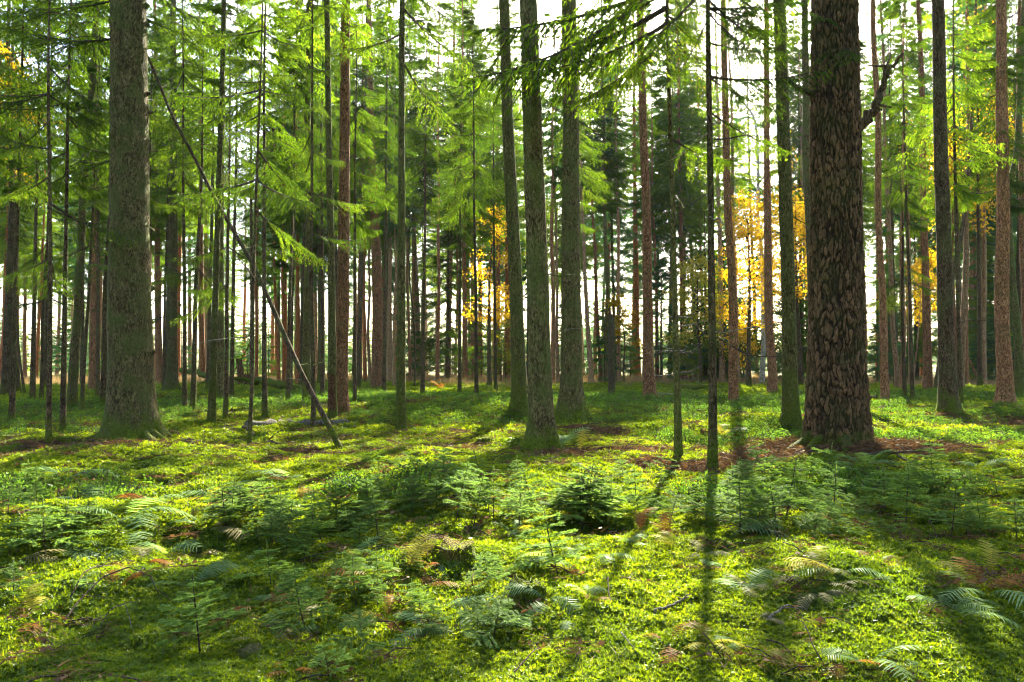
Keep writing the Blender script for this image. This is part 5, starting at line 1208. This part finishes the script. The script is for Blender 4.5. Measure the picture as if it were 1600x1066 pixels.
# ------------------------------------------------------------------ ground cover: one object each
def scatter(name, pts, scl, rot, idx, sources, label, cat):
    """geometry-node scatter of small clump meshes on points"""
    me = bpy.data.meshes.new(name); me.vertices.add(len(pts)); me.vertices.foreach_set('co', pts.astype(np.float32).ravel())
    for nm, ty, key, arr in (('scl', 'FLOAT', 'value', scl), ('rot', 'FLOAT_VECTOR', 'vector', rot), ('idx', 'INT', 'value', idx)):
        a = me.attributes.new(nm, ty, 'POINT'); a.data.foreach_set(key, np.ascontiguousarray(arr, dtype=np.int32 if ty == 'INT' else np.float32).ravel())
    o = link(name, me); tag(o, label, cat, kind='stuff')
    for m in {mm.name: mm for s in sources for mm in s.data.materials}.values(): me.materials.append(m)
    ng = bpy.data.node_groups.new(name + '_scatter', 'GeometryNodeTree')
    ng.interface.new_socket('Geometry', in_out='INPUT', socket_type='NodeSocketGeometry'); ng.interface.new_socket('Geometry', in_out='OUTPUT', socket_type='NodeSocketGeometry')
    gi, go = ng.nodes.new('NodeGroupInput'), ng.nodes.new('NodeGroupOutput')
    iop = ng.nodes.new('GeometryNodeInstanceOnPoints'); iop.inputs['Pick Instance'].default_value = True
    jn = ng.nodes.new('GeometryNodeJoinGeometry')
    for s in sources:
        oi = ng.nodes.new('GeometryNodeObjectInfo'); oi.inputs['Object'].default_value = s; oi.transform_space = 'ORIGINAL'
        g2 = ng.nodes.new('GeometryNodeGeometryToInstance'); ng.links.new(oi.outputs['Geometry'], g2.inputs[0]); ng.links.new(g2.outputs[0], jn.inputs[0])
    def attr(nm, ty):
        n = ng.nodes.new('GeometryNodeInputNamedAttribute'); n.data_type = ty; n.inputs[0].default_value = nm
        return next(x for x in n.outputs if x.name == 'Attribute' and x.enabled)
    e2r = ng.nodes.new('FunctionNodeEulerToRotation')
    ng.links.new(attr('rot', 'FLOAT_VECTOR'), e2r.inputs[0]); ng.links.new(e2r.outputs[0], iop.inputs['Rotation'])
    ng.links.new(attr('scl', 'FLOAT'), iop.inputs['Scale']); ng.links.new(attr('idx', 'INT'), iop.inputs['Instance Index'])
    ng.links.new(gi.outputs[0], iop.inputs['Points']); ng.links.new(jn.outputs[0], iop.inputs['Instance']); ng.links.new(iop.outputs[0], go.inputs[0])
    md = o.modifiers.new('scatter', 'NODES'); md.node_group = ng
    return o

def source(me):
    return bpy.data.objects.new(me.name, me)      # never linked: only a shape for the scatter

def moss_tuft(i):
    """a small cushion: feathery moss stars over a dome"""
    r = np.random.default_rng(40 + i); mb = MB(); n = 30
    a = r.uniform(0, 6.28, n); q = np.sqrt(r.random(n)); R0 = 0.055 * r.uniform(0.8, 1.2, n)
    z = 0.036 * (1 - q ** 2) * r.uniform(0.5, 1.25, n) - 0.012
    c = np.stack([np.cos(a) * q * R0, np.sin(a) * q * R0, z], 1)
    nrm = norm(np.stack([np.cos(a) * q, np.sin(a) * q, np.full(n, 0.75)], 1) + r.normal(0, 0.25, (n, 3)))
    t1 = norm(np.cross(nrm, r.normal(size=(n, 3)))); t2 = np.cross(nrm, t1)
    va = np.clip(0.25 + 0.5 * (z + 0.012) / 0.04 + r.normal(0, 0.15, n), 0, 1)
    for k in range(5):
        th = k * 2 * PI / 5 + r.uniform(0, 0.8, n)
        d = t1 * np.cos(th)[:, None] + t2 * np.sin(th)[:, None] + nrm * r.uniform(0.1, 0.7, (n, 1))
        l = r.uniform(0.010, 0.020, n)
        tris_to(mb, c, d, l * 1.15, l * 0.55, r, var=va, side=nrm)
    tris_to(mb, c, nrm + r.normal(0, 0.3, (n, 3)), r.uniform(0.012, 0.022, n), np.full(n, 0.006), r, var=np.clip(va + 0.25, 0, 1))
    return source(mb.mesh('moss_tuft', [MOSS]))
MT = [moss_tuft(i) for i in range(5)]

def sample(y0, y1, n, seed, half=40):
    r = np.random.default_rng(seed); rad = np.sqrt(r.uniform(y0 ** 2, y1 ** 2, n)); a = np.radians(r.uniform(-half, half, n))
    return rad * np.sin(a), rad * np.cos(a), r
def rots(r, n, tilt=0.25):
    return np.stack([r.normal(0, tilt, n), r.normal(0, tilt, n), r.uniform(0, 6.28, n)], 1)
PX, PY, PS = [], [], []
for y0, y1, n, sc in ((1.6, 4.5, 20000, 1.0), (4.5, 8, 30000, 1.25), (8, 14, 36000, 1.8), (14, 24, 30000, 2.8), (24, 44, 24000, 4.6)):
    x, y, r = sample(y0, y1, n, int(y0 * 10)); k = r.random(n) < moss_amount(x, y) * (0.92 + 0.1 * noise2(x, y, 3))
    lush = 0.85 + 0.35 * noise2(x / 0.6, y / 0.6, 21) + 0.3 * noise2(x / 0.15, y / 0.15, 22)
    PX.append(x[k]); PY.append(y[k]); PS.append((sc * lush * r.uniform(0.7, 1.3, n))[k])
PX, PY, PS = (np.concatenate(a) for a in (PX, PY, PS)); r = np.random.default_rng(5)
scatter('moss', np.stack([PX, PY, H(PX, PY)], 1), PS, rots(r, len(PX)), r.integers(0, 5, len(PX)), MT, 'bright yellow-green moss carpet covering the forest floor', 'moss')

def bilberry(i):
    r = np.random.default_rng(60 + i); mb = MB(); n = 150
    a = r.uniform(0, 6.28, n); q = 0.22 * np.sqrt(r.random(n)); z = 0.20 * (1 - (q / 0.25) ** 2) * r.uniform(0.3, 1.1, n)
    p = np.stack([np.cos(a) * q, np.sin(a) * q, z], 1)
    shoots_to(mb, p, r.normal(0, 1, (n, 3)) * np.array([1, 1, 0.5]) + np.array([0, 0, 0.5]), r.uniform(0.025, 0.05, n), r.uniform(0.013, 0.022, n), r, cross=False)
    for k in range(12):
        b = r.uniform(0, 6.28); w = r.uniform(0.02, 0.18); s = np.linspace(0, 1, 3)[:, None]
        tube(mb, np.array([math.cos(b) * w * 0.3, math.sin(b) * w * 0.3, -0.02]) + np.array([math.cos(b) * w * 0.7, math.sin(b) * w * 0.7, 0.17]) * s, 0.003, 3, mat=1, cap=False)
    return source(mb.mesh('bilberry_clump', [BILB, BARK['twig']]))
BL = [bilberry(i) for i in range(4)]
BP = [(*gpt(a, b), c, d) for a, b, c, d in [(710, 628, 6.0, 5.0), (780, 640, 4, 3), (1000, 660, 2.2, 1.6), (1120, 650, 4.5, 3.0), (1200, 640, 4, 3), (980, 640, 4, 2.2), (1180, 690, 2.0, 1.2), (560, 625, 4, 3), (60, 650, 5, 3.5), (30, 680, 2, 1),
      (1420, 655, 3.0, 2.2), (1470, 690, 2.6, 1.2), (1530, 690, 2, 1.0), (1440, 625, 5, 3), (940, 625, 4, 2.5), (330, 640, 3, 2), (1330, 770, 1.6, 0.9), (1200, 780, 0.9, 0.6), (60, 790, 1.2, 0.9), (620, 770, 1.0, 0.6), (1570, 780, 0.9, 0.5)]]
x, y, r = sample(6, 42, 30000, 99)
f = np.zeros(len(x))
for bx, by, a, b in BP: f = np.maximum(f, np.exp(-((x - bx) / a) ** 2 - ((y - by) / b) ** 2))
k = (f + 0.28 * noise2(x / 0.8, y / 0.8, 31) > 0.48) & (r.random(len(x)) < np.where(y > 14, 0.75, 0.95))
x, y = x[k], y[k]
scatter('undergrowth', np.stack([x, y, H(x, y)], 1), r.uniform(0.6, 1.15, len(x)) * np.where(y > 20, 1.3, 0.95), rots(r, len(x), 0.12), r.integers(0, 4, len(x)), BL, 'low green bilberry undergrowth in rounded patches', 'undergrowth')

def needle_litter(i):
    r = np.random.default_rng(70 + i); mb = MB(); n = 46
    p = np.stack([r.normal(0, 0.05, n), r.normal(0, 0.05, n), r.uniform(0.0, 0.012, n)], 1)
    tris_to(mb, p, np.stack([r.normal(size=n), r.normal(size=n), r.uniform(0, 0.35, n)], 1), r.uniform(0.03, 0.06, n), np.full(n, 0.0035), r, mat=0)
    shoots_to(mb, p[:5], np.stack([r.normal(size=5), r.normal(size=5), r.uniform(0, 0.5, 5)], 1), r.uniform(0.02, 0.035, 5), r.uniform(0.012, 0.02, 5), r, mat=0, cross=False)
    q = np.array([[0, 0, 0.005], [0.05, 0.02, 0.02], [0.11, 0.03, 0.008]]); tube(mb, q, 0.0022, 4, mat=1)
    return source(mb.mesh('needle_litter', [DEADLEAF, BARK['twig']]))
NL = [needle_litter(i) for i in range(4)]
x, y, r = sample(2, 26, 60000, 123); L = litter(x, y); k = (L > 0.40) | (r.random(len(x)) < 0.10); k &= r.random(len(x)) < np.where(y < 9, 0.5, 0.8)
x, y = x[k], y[k]
scatter('needle_litter', np.stack([x, y, H(x, y) + np.where(litter(x, y) > 0.40, 0.012, 0.035)], 1), r.uniform(0.7, 1.4, len(x)) * (1 + y / 14), rots(r, len(x), 0.15), r.integers(0, 4, len(x)), NL, 'brown fallen needles and bark scraps around the tree feet', 'litter')

TW = [source(m) for m in DEADB]
x, y, r = sample(2, 22, 900, 515); 
scatter('fallen_twigs', np.stack([x, y, H(x, y) + 0.045], 1), r.uniform(0.08, 0.3, len(x)) * (1 + y / 20), rots(r, len(x), 0.2), r.integers(0, 6, len(x)), TW, 'small dead twigs strewn over the moss', 'twigs')

def grass_tuft(i):
    r = np.random.default_rng(80 + i); mb = MB(); n = 26; a = r.uniform(0, 6.28, n)
    p = np.stack([np.cos(a), np.sin(a), 0 * a], 1) * r.uniform(0, 0.08, n)[:, None]
    tris_to(mb, p, np.stack([np.cos(a) * 0.5, np.sin(a) * 0.5, np.full(n, 1.0)], 1) + r.normal(0, 0.2, (n, 3)), r.uniform(0.2, 0.5, n), np.full(n, 0.012), r)
    return source(mb.mesh('grass_tuft', [DRYGRASS]))
GT = [grass_tuft(i) for i in range(3)]
x, y, r = sample(37, 75, 14000, 321, 42); k = r.random(len(x)) < 0.8 * sstep(36, 46, y + 5 * noise2(x / 4, y / 4, 4)); x, y = x[k], y[k]
scatter('dry_grass', np.stack([x, y, H(x, y)], 1), r.uniform(0.6, 1.3, len(x)), rots(r, len(x), 0.15), r.integers(0, 3, len(x)), GT, 'pale dry grass in the clearing beyond the trees', 'grass')

# far wooded rise
FW = [c.data for p in YOUNG[:3] for c in p.children if c.name.startswith('crown')]
x, y, r = sample(140, 330, 420, 222, 44)
scatter('distant_wood', np.stack([x, y, H(x, y) - 0.3], 1), r.uniform(0.9, 2.2, len(x)), rots(r, len(x), 0.02), r.integers(0, 3, len(x)), [source(m) for m in FW], 'hazy far wood on the rise beyond the clearing', 'wood')

# the same wood goes on beside and behind the viewer
r = np.random.default_rng(444); n = 190
a = np.radians(r.uniform(46, 314, n)); rad = np.sqrt(r.uniform(6.0 ** 2, 52 ** 2, n)); k = ~((rad < 11) & (np.abs(np.degrees(a) - 180) > 118)); a, rad = a[k], rad[k]; n = len(a)
x, y = rad * np.sin(a), rad * np.cos(a); j = r.integers(0, 8, n); P = np.stack([x, y, H(x, y) - 0.05], 1)
ms = [[c.data for c in p.children if c.name.startswith(w)][0] for w in ('trunk', 'crown') for p in TALL + UNDER]
rz = rots(r, n, 0.01); sl = r.uniform(0.85, 1.2, n)
scatter('surrounding_wood', np.concatenate([P, P]), np.concatenate([sl, sl]), np.concatenate([rz, rz]), np.concatenate([7 - j + 8, 7 - j]), [source(m) for m in ms], 'spruce wood continuing beside and behind the viewer', 'wood')

# ------------------------------------------------------------------ haze
def haze():
    mb = MB(); X, Y0, Y1, Z0, Z1 = 430, -430, 430, -8, 34
    V = [(sx * X, y, z) for z in (Z0, Z1) for sx, y in ((-1, Y0), (1, Y0), (1, Y1), (-1, Y1))]
    mb.add(V, quads=[[3, 2, 1, 0], [4, 5, 6, 7], [0, 1, 5, 4], [1, 2, 6, 5], [2, 3, 7, 6], [3, 0, 4, 7]])
    m, nt, out = new_mat('haze_air')
    v = nd(nt, 'ShaderNodeVolumePrincipled'); v.inputs['Color'].default_value = (0.86, 0.93, 1.0, 1); v.inputs['Density'].default_value = 0.00012; v.inputs['Anisotropy'].default_value = 0.2
    nt.links.new(v.outputs[0], out.inputs['Volume'])
    tag(link('haze', mb.mesh('haze', [m], smooth=False)), 'thin pale forest haze', 'haze', kind='stuff')
USE_HAZE = True
if USE_HAZE: haze()

print('TRIS', sum(len(m.loops) - 2 * len(m.polygons) for m in bpy.data.meshes if m.users), 'objects', len(SC.objects))
